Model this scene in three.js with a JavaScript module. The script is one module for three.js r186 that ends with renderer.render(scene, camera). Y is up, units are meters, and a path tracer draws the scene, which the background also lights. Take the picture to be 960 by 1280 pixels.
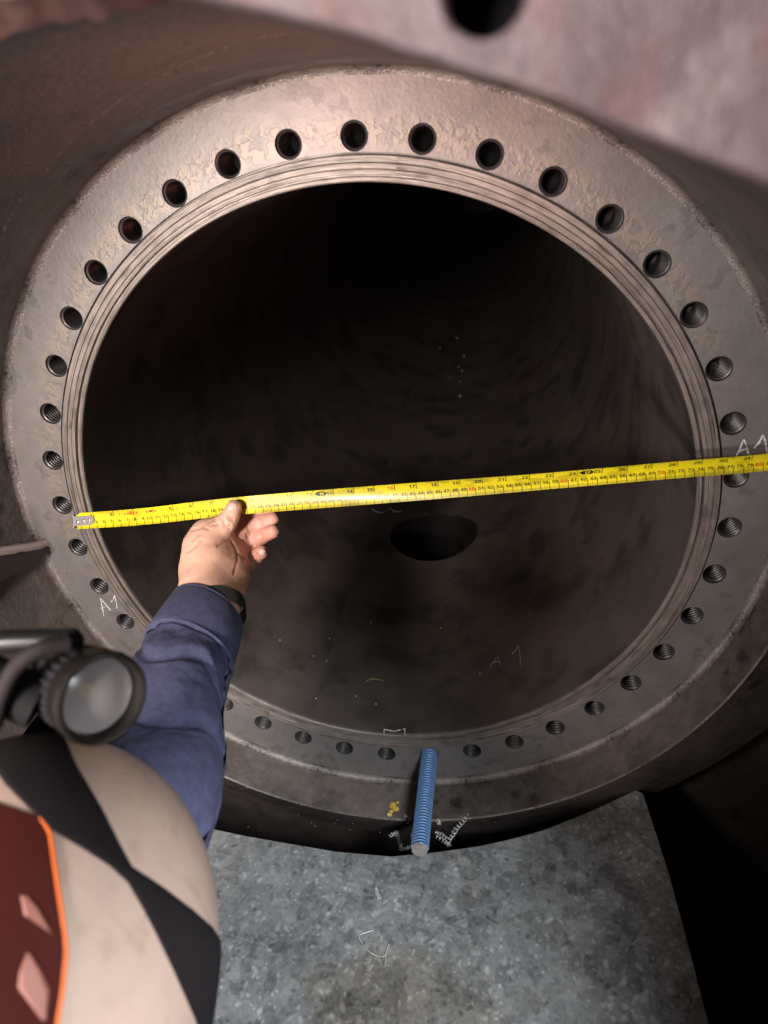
import * as THREE from 'three';
import { mergeGeometries, mergeVertices } from 'three/addons/utils/BufferGeometryUtils.js';
import { RoundedBoxGeometry } from 'three/addons/geometries/RoundedBoxGeometry.js';

// ---------------------------------------------------------------- camera, light, exposure
const W = 768, H = 1024;
const EYE = new THREE.Vector3(0.16067, 0.40483, 0.72798);
const FWD = new THREE.Vector3(-0.17566, -0.47447, -0.86257).normalize();
const UPV = new THREE.Vector3(0.03615, 0.87249, -0.48729).normalize();
const RGT = new THREE.Vector3().crossVectors(FWD, UPV).normalize();
const scene = new THREE.Scene();
scene.background = new THREE.Color().setRGB(0.004, 0.0035, 0.0035);
const camera = new THREE.PerspectiveCamera(71.35, W / H, 0.02, 60);
camera.position.copy(EYE); camera.up.copy(UPV); camera.lookAt(EYE.clone().add(FWD));
camera.focus = 0.86; camera.userData.fStop = 4.6;

const renderer = new THREE.WebGLRenderer({ antialias: true });
renderer.setSize(W, H);
renderer.toneMapping = THREE.LinearToneMapping;
renderer.toneMappingExposure = 1;
renderer.shadowMap.enabled = true;

function spot(pos, target, color, intensity, angle, penumbra, radius, name) {
  const l = new THREE.SpotLight(new THREE.Color().setRGB(...color), intensity, 0, angle, penumbra, 2);
  l.name = name; l.position.set(...pos); l.target.position.set(...target);
  l.castShadow = true; l.shadow.radius = radius; l.shadow.mapSize.set(2048, 2048); l.shadow.camera.near = 0.05; l.shadow.camera.far = 6;
  scene.add(l, l.target); return l;
}
// work light beside the person, to the left of the lens
spot([-0.26, 0.42, 0.88], [-0.30, 0.08, 0.0], [1, 0.89, 0.82], 4.5, 0.82, 1, 3, 'work_light');
// second, lower light farther back on the left
spot([-0.42, 0.16, 1.30], [0.0, 0.16, 0.0], [1, 0.90, 0.84], 3.6, 0.5, 1, 3, 'back_light');
// cool light from the right of the opening on to the deck plate
spot([0.36, 0.40, 0.80], [-0.18, -0.47, 0.27], [0.93, 0.965, 1.0], 4.8, 0.44, 1, 4, 'opening_light');
// small unseen light added above the lens to brighten the near flange edge
spot([0.02, 0.50, 0.98], [0.17, 0.52, 0.5], [1, 0.87, 0.85], 1.05, 0.62, 1, 2, 'near_fill');
// weak reddish light added inside the opening, without a visible source, to redden the top
spot([0.10, 0.22, 0.44], [0.02, 0.44, 0.0], [1, 0.34, 0.27], 0.2, 0.8, 1, 3, 'red_fill');

// ---------------------------------------------------------------- helpers
let seed = 7;
const rnd = () => { seed = (seed * 1664525 + 1013904223) >>> 0; return seed / 4294967296; };
const ray = (px, py) => new THREE.Vector3().addScaledVector(FWD, 891.47).addScaledVector(RGT, px - 480).addScaledVector(UPV, 640 - py).divideScalar(891.47);
const at = (px, py, d) => EYE.clone().addScaledVector(ray(px, py), d);              // a point at depth d in front of the lens
const onZ = (px, py, z = 0) => { const d = ray(px, py); return EYE.clone().addScaledVector(d, (z - EYE.z) / d.z); };
const onY = (px, py, y) => { const d = ray(px, py); return EYE.clone().addScaledVector(d, (y - EYE.y) / d.y); };
function onCyl(px, py, R) { const d = ray(px, py), a = d.x * d.x + d.y * d.y, b = 2 * (EYE.x * d.x + EYE.y * d.y), c = EYE.x ** 2 + EYE.y ** 2 - R * R; return EYE.clone().addScaledVector(d, (-b + Math.sqrt(b * b - 4 * a * c)) / (2 * a)); }
const toPx = (v) => { const q = v.clone().sub(EYE), d = q.dot(FWD); return [480 + 891.47 * q.dot(RGT) / d, 640 - 891.47 * q.dot(UPV) / d]; };
const clamp = (x, a = 0, b = 1) => Math.min(b, Math.max(a, x));
const sst = (a, b, x) => { const t = clamp((x - a) / (b - a)); return t * t * (3 - 2 * t); };
const mix = (a, b, t) => a + (b - a) * t;

const HT = new Float32Array(65536); { let s = 12345; for (let i = 0; i < 65536; i++) { s = (Math.imul(s, 1103515245) + 12345) >>> 0; HT[i] = ((s >>> 8) & 0xffff) / 65535; } }
const hash2 = (x, y, k = 0) => HT[(Math.imul(x, 374761) ^ Math.imul(y, 668265) ^ Math.imul(k, 9176237) ^ (Math.imul(x + k * 13, y * 31 + 17) >> 3)) & 65535];
function vn(x, y, per, k) {            // value noise, tiling every per cells
  const xi = Math.floor(x), yi = Math.floor(y), fx = x - xi, fy = y - yi, u = fx * fx * (3 - 2 * fx), v = fy * fy * (3 - 2 * fy);
  const w = (n) => ((n % per) + per) % per, x0 = w(xi), x1 = w(xi + 1), y0 = w(yi), y1 = w(yi + 1);
  return mix(mix(hash2(x0, y0, k), hash2(x1, y0, k), u), mix(hash2(x0, y1, k), hash2(x1, y1, k), u), v);
}
function fbm(x, y, per, oct, k) { let s = 0, a = 0.5, n = 0; for (let i = 0; i < oct; i++) { s += a * vn(x, y, per, k + i * 7); n += a; a *= 0.55; x *= 2; y *= 2; per *= 2; } return s / n; }
function voro(x, y, per, k) {          // [F1, F2, id]
  const xi = Math.floor(x), yi = Math.floor(y); let f1 = 9, f2 = 9, id = 0;
  for (let j = -1; j <= 1; j++) for (let i = -1; i <= 1; i++) {
    const cx = ((xi + i) % per + per) % per, cy = ((yi + j) % per + per) % per;
    const dx = xi + i + hash2(cx, cy, k) - x, dy = yi + j + hash2(cx, cy, k + 51) - y, d = Math.sqrt(dx * dx + dy * dy);
    if (d < f1) { f2 = f1; f1 = d; id = hash2(cx, cy, k + 97); } else if (d < f2) f2 = d;
  }
  return [f1, f2, id];
}
const enc = (v) => { v = clamp(v); return 255 * (v <= 0.0031308 ? 12.92 * v : 1.055 * Math.pow(v, 1 / 2.4) - 0.055); };
function tex(w, h, fn, srgb, wrap = true) {   // fn(u, v) -> grey or [r, g, b] (linear)
  const d = new Uint8Array(w * h * 4);
  for (let j = 0; j < h; j++) for (let i = 0; i < w; i++) {
    const c = fn((i + 0.5) / w, (j + 0.5) / h), o = (j * w + i) * 4;
    for (let k = 0; k < 3; k++) { const q = Array.isArray(c) ? c[k] : c; d[o + k] = srgb ? enc(q) : 255 * clamp(q); }
    d[o + 3] = 255;
  }
  const t = new THREE.DataTexture(d, w, h); t.magFilter = THREE.LinearFilter; t.minFilter = THREE.LinearMipmapLinearFilter; t.generateMipmaps = true;
  if (wrap) t.wrapS = t.wrapT = THREE.RepeatWrapping;
  if (srgb) t.colorSpace = THREE.SRGBColorSpace;
  t.needsUpdate = true; return t;
}
const rep = (t, x, y) => { const c = t.clone(); c.repeat.set(x, y); c.needsUpdate = true; return c; };
const std = (o) => new THREE.MeshStandardMaterial({ side: THREE.DoubleSide, ...o });
const phy = (o) => new THREE.MeshPhysicalMaterial({ side: THREE.DoubleSide, ...o });
const rgb = (r, g, b) => new THREE.Color().setRGB(r, g, b);

const poly = (l, t) => { const c = []; let L = 0; for (let i = 0; i + 1 < l.length; i++) { c.push(L); L += Math.hypot(l[i + 1][0] - l[i][0], l[i + 1][1] - l[i][1]); } c.push(L); const s = t * L; for (let i = 0; i + 1 < l.length; i++) if (s <= c[i + 1] + 1e-9) { const q = (s - c[i]) / (c[i + 1] - c[i] || 1); return [mix(l[i][0], l[i + 1][0], q), mix(l[i][1], l[i + 1][1], q)]; } return l[l.length - 1]; };
const used = {};
const numbered = (n) => { const k = (used[n] = (used[n] ?? -1) + 1); return k ? n + '_' + String(k).padStart(3, '0') : n; };
function mesh(name, g, m, parent = scene) { const o = new THREE.Mesh(g, m); o.name = parent === scene ? numbered(name) : name; o.castShadow = o.receiveShadow = true; parent.add(o); return o; }
function thing(name, label, category, pos = [0, 0, 0], group) { const o = new THREE.Group(); o.name = numbered(name); o.position.set(...pos); scene.add(o); tag(o, label, category, group); return o; }
function tag(o, label, category, group) { o.userData.label = label; o.userData.category = category; if (group) o.userData.group = group; return o; }
function struct(name, g, m) { const o = mesh(name, g, m); o.userData.kind = 'structure'; return o; }
// grid surface: fn(u, v) -> Vector3, uv scaled to (us, vs)
function grid(nu, nv, fn, us = 1, vs = 1) {
  const P = [], U = [], I = [];
  for (let j = 0; j <= nv; j++) for (let i = 0; i <= nu; i++) { const p = fn(i / nu, j / nv); P.push(p.x, p.y, p.z); U.push(i / nu * us, j / nv * vs); }
  for (let j = 0; j < nv; j++) for (let i = 0; i < nu; i++) { const a = j * (nu + 1) + i, b = a + 1, c = a + nu + 1, d = c + 1; I.push(a, b, d, a, d, c); }
  const g = new THREE.BufferGeometry(); g.setAttribute('position', new THREE.Float32BufferAttribute(P, 3)); g.setAttribute('uv', new THREE.Float32BufferAttribute(U, 2)); g.setIndex(I); g.computeVertexNormals(); return g;
}
// surface of revolution about z from a profile of [r, z]; hard edges between segments; uv in metres
function revolve(prof, a0 = 0, a1 = Math.PI * 2, seg = 240, jitter) {
  const parts = []; let run = 0;
  for (let k = 0; k + 1 < prof.length; k++) {
    const [r0, z0] = prof[k], [r1, z1] = prof[k + 1], L = Math.hypot(r1 - r0, z1 - z0), n = Math.max(1, Math.min(24, Math.round(L / 0.03))), v0 = run;
    const g = grid(seg, n, (u, v) => { const a = mix(a0, a1, u); let r = mix(r0, r1, v), z = mix(z0, z1, v); if (jitter) [r, z] = jitter(a, r, z); return new THREE.Vector3(r * Math.cos(a), r * Math.sin(a), z); });
    const uv = g.attributes.uv; for (let i = 0; i < uv.count; i++) uv.setXY(i, uv.getX(i) * (a1 - a0) * 0.45, v0 + uv.getY(i) * L);
    run += L; parts.push(g);
  }
  return parts.length > 1 ? mergeGeometries(parts) : parts[0];
}
const tube = (pts, r, seg = 40, rad = 8, closed = false) => new THREE.TubeGeometry(new THREE.CatmullRomCurve3(pts, closed), seg, r, rad, closed);
// naive surface nets over a signed distance
function sdfMesh(f, lo, hi, h) {
  const n = [0, 1, 2].map((k) => Math.ceil((hi[k] - lo[k]) / h) + 1), [nx, ny, nz] = n, val = new Float32Array(nx * ny * nz), id = (i, j, k) => i + nx * (j + ny * k);
  for (let K = 0; K < nz; K += 8) for (let J = 0; J < ny; J += 8) for (let I = 0; I < nx; I += 8) {
    const c = f(lo[0] + (I + 3.5) * h, lo[1] + (J + 3.5) * h, lo[2] + (K + 3.5) * h), far = Math.abs(c) > 7.2 * h + 0.006;
    for (let k = K; k < Math.min(K + 8, nz); k++) for (let j = J; j < Math.min(J + 8, ny); j++) for (let i = I; i < Math.min(I + 8, nx); i++) val[id(i, j, k)] = far ? c : f(lo[0] + i * h, lo[1] + j * h, lo[2] + k * h);
  }
  const vid = new Int32Array(nx * ny * nz).fill(-1), P = [], I = [];
  const E = [[0, 1], [2, 3], [4, 5], [6, 7], [0, 2], [1, 3], [4, 6], [5, 7], [0, 4], [1, 5], [2, 6], [3, 7]];
  for (let k = 0; k < nz - 1; k++) for (let j = 0; j < ny - 1; j++) for (let i = 0; i < nx - 1; i++) {
    const c = []; let m = 0; for (let q = 0; q < 8; q++) { c[q] = val[id(i + (q & 1), j + ((q >> 1) & 1), k + (q >> 2))]; if (c[q] < 0) m |= 1 << q; }
    if (m === 0 || m === 255) continue;
    let x = 0, y = 0, z = 0, cnt = 0;
    for (const [a, b] of E) if ((c[a] < 0) !== (c[b] < 0)) { const t = c[a] / (c[a] - c[b]); x += (a & 1) + t * ((b & 1) - (a & 1)); y += ((a >> 1) & 1) + t * (((b >> 1) & 1) - ((a >> 1) & 1)); z += (a >> 2) + t * ((b >> 2) - (a >> 2)); cnt++; }
    vid[id(i, j, k)] = P.length / 3; P.push(lo[0] + (i + x / cnt) * h, lo[1] + (j + y / cnt) * h, lo[2] + (k + z / cnt) * h);
  }
  const quad = (a, b, c, d, flip) => { if (a < 0 || b < 0 || c < 0 || d < 0) return; flip ? I.push(a, c, b, a, d, c) : I.push(a, b, c, a, c, d); };
  for (let k = 1; k < nz - 1; k++) for (let j = 1; j < ny - 1; j++) for (let i = 1; i < nx - 1; i++) {
    const s = val[id(i, j, k)] < 0;
    if (s !== (val[id(i + 1, j, k)] < 0)) quad(vid[id(i, j - 1, k - 1)], vid[id(i, j, k - 1)], vid[id(i, j, k)], vid[id(i, j - 1, k)], !s);
    if (s !== (val[id(i, j + 1, k)] < 0)) quad(vid[id(i - 1, j, k - 1)], vid[id(i - 1, j, k)], vid[id(i, j, k)], vid[id(i, j, k - 1)], !s);
    if (s !== (val[id(i, j, k + 1)] < 0)) quad(vid[id(i - 1, j - 1, k)], vid[id(i, j - 1, k)], vid[id(i, j, k)], vid[id(i - 1, j, k)], !s);
  }
  const g = new THREE.BufferGeometry(); g.setAttribute('position', new THREE.Float32BufferAttribute(P, 3)); g.setIndex(I);
  const N = new Float32Array(P.length), e = h * 0.6;
  for (let q = 0; q < P.length; q += 3) { const [x, y, z] = [P[q], P[q + 1], P[q + 2]]; const v = new THREE.Vector3(f(x + e, y, z) - f(x - e, y, z), f(x, y + e, z) - f(x, y - e, z), f(x, y, z + e) - f(x, y, z - e)).normalize(); N[q] = v.x; N[q + 1] = v.y; N[q + 2] = v.z; }
  g.setAttribute('normal', new THREE.BufferAttribute(N, 3)); return g;
}
const smin = (a, b, k) => { const h = Math.max(k - Math.abs(a - b), 0) / k; return Math.min(a, b) - h * h * k * 0.25; };
function cap(x, y, z, c) {              // tapered capsule c = {a, b, ra, rb}
  const { a, b, ra, rb } = c, bx = b.x - a.x, by = b.y - a.y, bz = b.z - a.z, px = x - a.x, py = y - a.y, pz = z - a.z;
  const t = clamp((px * bx + py * by + pz * bz) / (bx * bx + by * by + bz * bz + 1e-12));
  return Math.hypot(px - bx * t, py - by * t, pz - bz * t) - mix(ra, rb, t);
}
const chain = (...j) => { const o = []; for (let i = 0; i + 1 < j.length; i++) o.push({ a: j[i][0], b: j[i + 1][0], ra: j[i][1], rb: j[i + 1][1] }); return o; };

// ---------------------------------------------------------------- materials
const R_HOLE = 0.4, HR = 0.0128, A0 = 85.5 * Math.PI / 180, STEP = Math.PI / 20;
const holeXY = (k) => [R_HOLE * Math.cos(A0 - STEP * k), R_HOLE * Math.sin(A0 - STEP * k)];

const FS = 0.94;   // side of the square that the face texture covers
const facePts = []; for (let i = 0; i < 90; i++) facePts.push([rnd() * Math.PI * 2, 0.39 + rnd() * 0.055, 0.0012 + rnd() * rnd() * 0.006, rnd()]);
const scr = []; for (let i = 0; i < 110; i++) { const a = rnd() * 6.283, r = 0.388 + rnd() * 0.057, l = 0.004 + rnd() * 0.02, t = rnd() * 6.283; scr.push([r * Math.cos(a), r * Math.sin(a), l * Math.cos(t), l * Math.sin(t), rnd()]); }
const faceMark = (() => {            // scratches and scab outlines drawn once
  const c = document.createElement('canvas'); c.width = c.height = 2048; const g = c.getContext('2d'); g.fillStyle = '#808080'; g.fillRect(0, 0, 2048, 2048);
  const X = (x) => (x / FS + 0.5) * 2048;
  for (const [x, y, dx, dy, q] of scr) { g.strokeStyle = q > 0.35 ? 'rgba(215,215,215,0.55)' : 'rgba(40,40,40,0.5)'; g.lineWidth = 0.8 + q * 1.4; g.beginPath(); g.moveTo(X(x), X(y)); g.quadraticCurveTo(X(x + dx * 0.5 + dy * 0.25 * (q - 0.5)), X(y + dy * 0.5), X(x + dx), X(y + dy)); g.stroke(); }
  for (const [a, r, s, q] of facePts) {
    const n = 14; g.beginPath();
    for (let i = 0; i <= n; i++) { const t = i / n * 6.283, rr = s * (0.7 + 0.6 * hash2(i % n, Math.floor(q * 999), 3)), px = X(r * Math.cos(a) + rr * Math.cos(t)), py = X(r * Math.sin(a) + rr * Math.sin(t)); i ? g.lineTo(px, py) : g.moveTo(px, py); }
    g.fillStyle = q > 0.6 ? 'rgba(190,190,190,0.25)' : q > 0.3 ? 'rgba(60,60,60,0.3)' : 'rgba(128,128,128,0)'; g.fill(); g.strokeStyle = q > 0.5 ? 'rgba(50,50,50,0.5)' : 'rgba(210,210,210,0.4)'; g.lineWidth = 1.4; g.stroke();
  }
  return g.getImageData(0, 0, 2048, 2048).data;
})();
const markAt = (u, v) => faceMark[(Math.min(2047, Math.floor(v * 2048)) * 2048 + Math.min(2047, Math.floor(u * 2048))) * 4] / 255 - 0.5;
function faceShade(u, v) {
  const x = (u - 0.5) * FS, y = (v - 0.5) * FS, r = Math.hypot(x, y), a = Math.atan2(y, x);
  if (r < 0.375 || r > 0.455) return [0.5, 0, 0, 0, 0];
  const big = fbm(u * 14, v * 14, 256, 4, 3), mid = fbm(u * 60, v * 60, 256, 4, 11), fine = fbm(u * 380, v * 380, 1024, 3, 23);
  const wx = u + 0.006 * (fbm(u * 70, v * 70, 512, 3, 31) - 0.5), wy = v + 0.006 * (fbm(u * 70, v * 70, 512, 3, 37) - 0.5);
  // scaly dried deposit between the upper holes
  const sc = fbm(wx * 190, wy * 190, 512, 3, 41), upper = sst(-0.15, 0.35, Math.sin(a - 0.25)) , band = sst(0.388, 0.396, r) * (1 - sst(0.409, 0.424, r + 0.02 * (big - 0.5)));
  const scab = upper * band * sst(0.43, 0.5, sc + 0.25 * (mid - 0.5)), edge = upper * band * (1 - clamp(Math.abs(sc + 0.25 * (mid - 0.5) - 0.465) / 0.02));
  return [big, mid, fine, scab, Math.max(0, edge)];
}
const T = {};
T.face = tex(1600, 1600, (u, v) => {
  const [big, mid, fine, scab, edge] = faceShade(u, v), m = markAt(u, v);
  const y = (v - 0.5) * FS, x = (u - 0.5) * FS;
  let b = 0.172 * (0.62 + 0.5 * big + 0.32 * mid + 0.16 * fine);
  b *= 1 + 0.7 * m;
  const dark = sst(0.56, 0.68, mid) * sst(0.5, 0.62, big) * 0.28; b *= 1 - dark;
  const rustOrGlow = sst(0.3, 0.44, y) * (0.55 + 0.6 * big) * sst(-0.25, 0.1, x) * (1 - sst(0.15, 0.34, x)) * 0.8;  // reddish glow at the top of the face, painted into its colour
  let c = [b, b * 0.93, b * 0.89];
  c = [mix(c[0], b * 1.1, rustOrGlow), mix(c[1], b * 0.74, rustOrGlow), mix(c[2], b * 0.68, rustOrGlow)];
  const s = scab * 0.5; c = [mix(c[0], 0.27, s), mix(c[1], 0.215, s), mix(c[2], 0.165, s)];
  return c.map((q) => q * (1 - 0.45 * edge));
}, true, false);
T.faceB = tex(1600, 1600, (u, v) => { const [big, mid, fine, scab, edge] = faceShade(u, v), m = markAt(u, v); return 0.45 + 0.18 * (mid - 0.5) + 0.22 * (fine - 0.5) + 0.16 * scab - 0.15 * edge + 0.45 * m; }, false, false);
T.steel = tex(768, 768, (u, v) => { const a = fbm(u * 6, v * 6, 6, 5, 5), b = fbm(u * 40, v * 40, 40, 4, 9), s = sst(0.62, 0.75, fbm(u * 16, v * 16, 16, 4, 15)); const g = 0.5 + 0.55 * (a - 0.5) + 0.4 * (b - 0.5) - 0.16 * s; return [g, g * (0.93 - 0.06 * s), g * (0.89 - 0.1 * s)]; }, true);
T.steelB = tex(768, 768, (u, v) => { const p = voro(u * 46, v * 46, 46, 4); return 0.5 + 0.4 * (fbm(u * 10, v * 10, 10, 5, 21) - 0.5) + 0.5 * (fbm(u * 120, v * 120, 120, 3, 25) - 0.5) - 0.25 * (1 - sst(0.05, 0.2, p[0])) * (p[2] > 0.8 ? 1 : 0); }, false);
T.rough = tex(512, 512, (u, v) => 0.62 + 0.6 * (fbm(u * 9, v * 9, 9, 5, 33) - 0.5), false);
// turned metal of the seat: u runs round, v across
T.turn = tex(1024, 256, (u, v) => { const l = vn(u * 6, v * 90, 90, 3), l2 = vn(u * 40, v * 200, 200, 8), b = fbm(u * 30, v * 8, 30, 4, 12), d = sst(0.66, 0.8, vn(u * 22, v * 60, 66, 19)); const g = 0.44 + 0.24 * (l - 0.5) + 0.2 * (l2 - 0.5) + 0.3 * (b - 0.5) - 0.12 * d; return [g * 1.02, g * 0.94, g * 0.88]; }, true);
T.turnB = tex(1024, 256, (u, v) => 0.5 + 0.6 * (vn(u * 4, v * 110, 110, 3) - 0.5) + 0.4 * (vn(u * 60, v * 220, 220, 8) - 0.5), false);
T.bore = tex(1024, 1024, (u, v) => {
  const a = fbm(u * 7, v * 7, 7, 5, 61), b = fbm(u * 28, v * 28, 28, 4, 67), st = fbm(u * 60, v * 6, 60, 4, 71), k = 0.75 * sst(0.5, 0.74, fbm(u * 20, v * 20, 20, 5, 75)), rustOrGlow = sst(0.55, 0.75, fbm(u * 5, v * 5, 5, 4, 83));
  const g = 0.5 * (0.55 + 0.6 * a + 0.4 * b + 0.2 * (st - 0.5)) * (1 - 0.5 * k); return [g * (1 + 0.06 * rustOrGlow), g * (0.92 - 0.04 * rustOrGlow), g * (0.87 - 0.08 * rustOrGlow)];
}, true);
T.galv = tex(1536, 1536, (u, v) => {
  const n1 = fbm(u * 34, v * 34, 34, 4, 3) - 0.5, n2 = fbm(u * 34, v * 34, 34, 4, 9) - 0.5, wx = u + 0.02 * n1, wy = v + 0.02 * n2;
  const p = voro(wx * 54, wy * 54, 54, 5), p2 = voro(wx * 23 + 0.5, wy * 23, 23, 15), q = voro(wx * 84, wy * 84, 84, 8), big = fbm(u * 4, v * 4, 4, 4, 13), mid = fbm(u * 22, v * 22, 22, 4, 17), fine = fbm(u * 200, v * 200, 200, 3, 19);
  const clus = sst(0.4, 0.65, fbm(u * 11, v * 11, 11, 3, 37)), th = 0.97 - 0.12 * clus;
  const fl = q[2] > th ? (1 - sst(0.12, 0.5, q[0])) : 0, dk = q[2] < 0.03 + 0.05 * clus ? (1 - sst(0.1, 0.45, q[0])) : 0;
  let g = 0.34 * (0.56 + 0.34 * p[2] + 0.14 * p2[2] + 0.4 * (big - 0.5) + 0.5 * (mid - 0.5) + 0.6 * (fine - 0.5)); const q2 = voro(wx * 150, wy * 170, 150, 28), f2 = q2[2] > 0.95 - 0.08 * clus ? (1 - sst(0.1, 0.5, q2[0])) : 0, d2 = q2[2] < 0.05 ? (1 - sst(0.1, 0.45, q2[0])) : 0, sx = sst(0.72, 0.8, vn(u * 9 + v * 3, v * 210 - u * 40, 420, 61)) * sst(0.5, 0.65, fbm(u * 9, v * 9, 9, 3, 67)); g += 0.22 * f2 * (0.3 + mid) - 0.12 * d2 * mid + 0.05 * sx; g += 0.2 * fl * (0.3 + mid); g *= 1 - 0.45 * dk;
  const dirt = sst(0.5, 0.74, fbm(u * 6, v * 6, 6, 5, 29)), dots = sst(0.68, 0.76, fbm(u * 60, v * 60, 60, 2, 43)); g *= (1 - 0.3 * dirt) * (1 - 0.15 * dots);
  return [g * (0.95 + 0.09 * dirt), g * 0.985, g * (1.0 - 0.14 * dirt)];
}, true);
T.galvR = tex(768, 768, (u, v) => { const p = voro(u * 62, v * 62, 62, 5); return 0.5 + 0.22 * p[2] + 0.3 * (fbm(u * 30, v * 30, 30, 3, 7) - 0.5); }, false);
T.galvB = tex(768, 768, (u, v) => { const p = voro(u * 62, v * 62, 62, 5); return 0.5 + 0.2 * (p[2] - 0.5) + 0.6 * (fbm(u * 60, v * 60, 60, 4, 47) - 0.5); }, false);
T.twill = tex(256, 256, (u, v) => { const d = Math.sin((u * 32 + v * 32) * Math.PI * 2) * 0.25, w = Math.sin((u * 32 - v * 8) * Math.PI * 2) * 0.1; return 0.5 + d + w + 0.5 * (fbm(u * 64, v * 64, 64, 2, 3) - 0.5); }, false);
T.cloth = tex(512, 512, (u, v) => { const a = fbm(u * 5, v * 5, 5, 4, 2), b = fbm(u * 120, v * 120, 120, 2, 6), l = Math.sin((u + v) * 64 * Math.PI * 2); const g = 1 + 0.35 * (a - 0.5) + 0.5 * (b - 0.5) + 0.05 * l; return [0.044 * g, 0.047 * g, 0.098 * g]; }, true);
T.near = tex(1024, 1024, (u, v) => { const a = fbm(u * 9, v * 9, 9, 4, 3), b = fbm(u * 26, v * 26, 26, 4, 8), w = sst(0.52, 0.7, fbm(u * 13, v * 13, 13, 4, 15)), r = sst(0.5, 0.68, fbm(u * 16, v * 16, 16, 3, 23)); const g = 0.2 * (0.45 + 0.7 * a + 0.6 * b); return [g * (1.06 + 0.1 * r) + 0.11 * w, g * (0.86 - 0.1 * r) + 0.105 * w, g * (0.86 - 0.1 * r) + 0.1 * w]; }, true);
T.grime = tex(512, 512, (u, v) => { const a = fbm(u * 6, v * 6, 6, 5, 3), b = sst(0.6, 0.8, fbm(u * 24, v * 24, 24, 4, 9)), s = sst(0.72, 0.8, vn(u * 160, v * 9, 160, 4)) * sst(0.5, 0.7, fbm(u * 8, v * 8, 8, 3, 13)); const g = 0.52 + 0.14 * (a - 0.5) - 0.05 * b - 0.06 * s; return [g, g * (1 - 0.03 * b), g * (1 - 0.07 * b)]; }, true);
T.skinB = tex(512, 512, (u, v) => { const p = voro(u * 90, v * 90, 90, 3); return 0.5 + 0.5 * (p[1] - p[0] - 0.3) + 0.4 * (fbm(u * 20, v * 20, 20, 4, 5) - 0.5); }, false);

const M = {
  face: std({ map: T.face, bumpMap: T.faceB, bumpScale: 0.0009, roughness: 0.5, metalness: 0.3 }),
  turn: std({ map: rep(T.turn, 1.6, 14), bumpMap: rep(T.turnB, 1.6, 14), bumpScale: 0.0004, roughness: 0.5, metalness: 0.3, color: rgb(0.45, 0.415, 0.395) }),
  hub: std({ map: rep(T.steel, 2.2, 2.2), bumpMap: rep(T.steelB, 2.2, 2.2), bumpScale: 0.0012, roughnessMap: rep(T.rough, 2.2, 2.2), roughness: 0.9, metalness: 0.2, color: rgb(0.25, 0.225, 0.21) }),
  hubDark: std({ map: rep(T.steel, 2.6, 2.6), bumpMap: rep(T.steelB, 2.6, 2.6), bumpScale: 0.001, roughness: 0.7, metalness: 0.2, color: rgb(0.26, 0.225, 0.21) }),
  fillet: std({ map: rep(T.steel, 9, 9), bumpMap: rep(T.steelB, 9, 9), bumpScale: 0.0012, roughness: 0.42, metalness: 0.4, color: rgb(0.4, 0.375, 0.36) }),
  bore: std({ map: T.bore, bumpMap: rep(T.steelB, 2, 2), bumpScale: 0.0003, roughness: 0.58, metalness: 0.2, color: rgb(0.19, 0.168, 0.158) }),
  hole: std({ color: rgb(0.06, 0.057, 0.057), roughness: 0.4, metalness: 0.6 }),
  galv: std({ map: T.galv, roughnessMap: T.galvR, bumpMap: T.galvB, bumpScale: 0.0006, roughness: 0.85, metalness: 0.3 }),
  black: phy({ color: rgb(0.007, 0.007, 0.008), roughness: 0.7, specularIntensity: 0.2 }),
  blackMatt: phy({ color: rgb(0.010, 0.008, 0.009), roughness: 1, specularIntensity: 0.25, bumpMap: rep(T.twill, 20, 20), bumpScale: 0.0004 }),
  bright: std({ color: rgb(0.62, 0.61, 0.6), roughness: 0.28, metalness: 0.9 }),
};

// ---------------------------------------------------------------- setting: ground and dark walls of the pit
const gnd = new THREE.PlaneGeometry(14, 14).rotateX(-Math.PI / 2).translate(0, -1.45, 2);
struct('ground', gnd, std({ map: rep(T.steel, 14, 14), roughness: 0.9, color: rgb(0.06, 0.055, 0.05) }));

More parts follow.
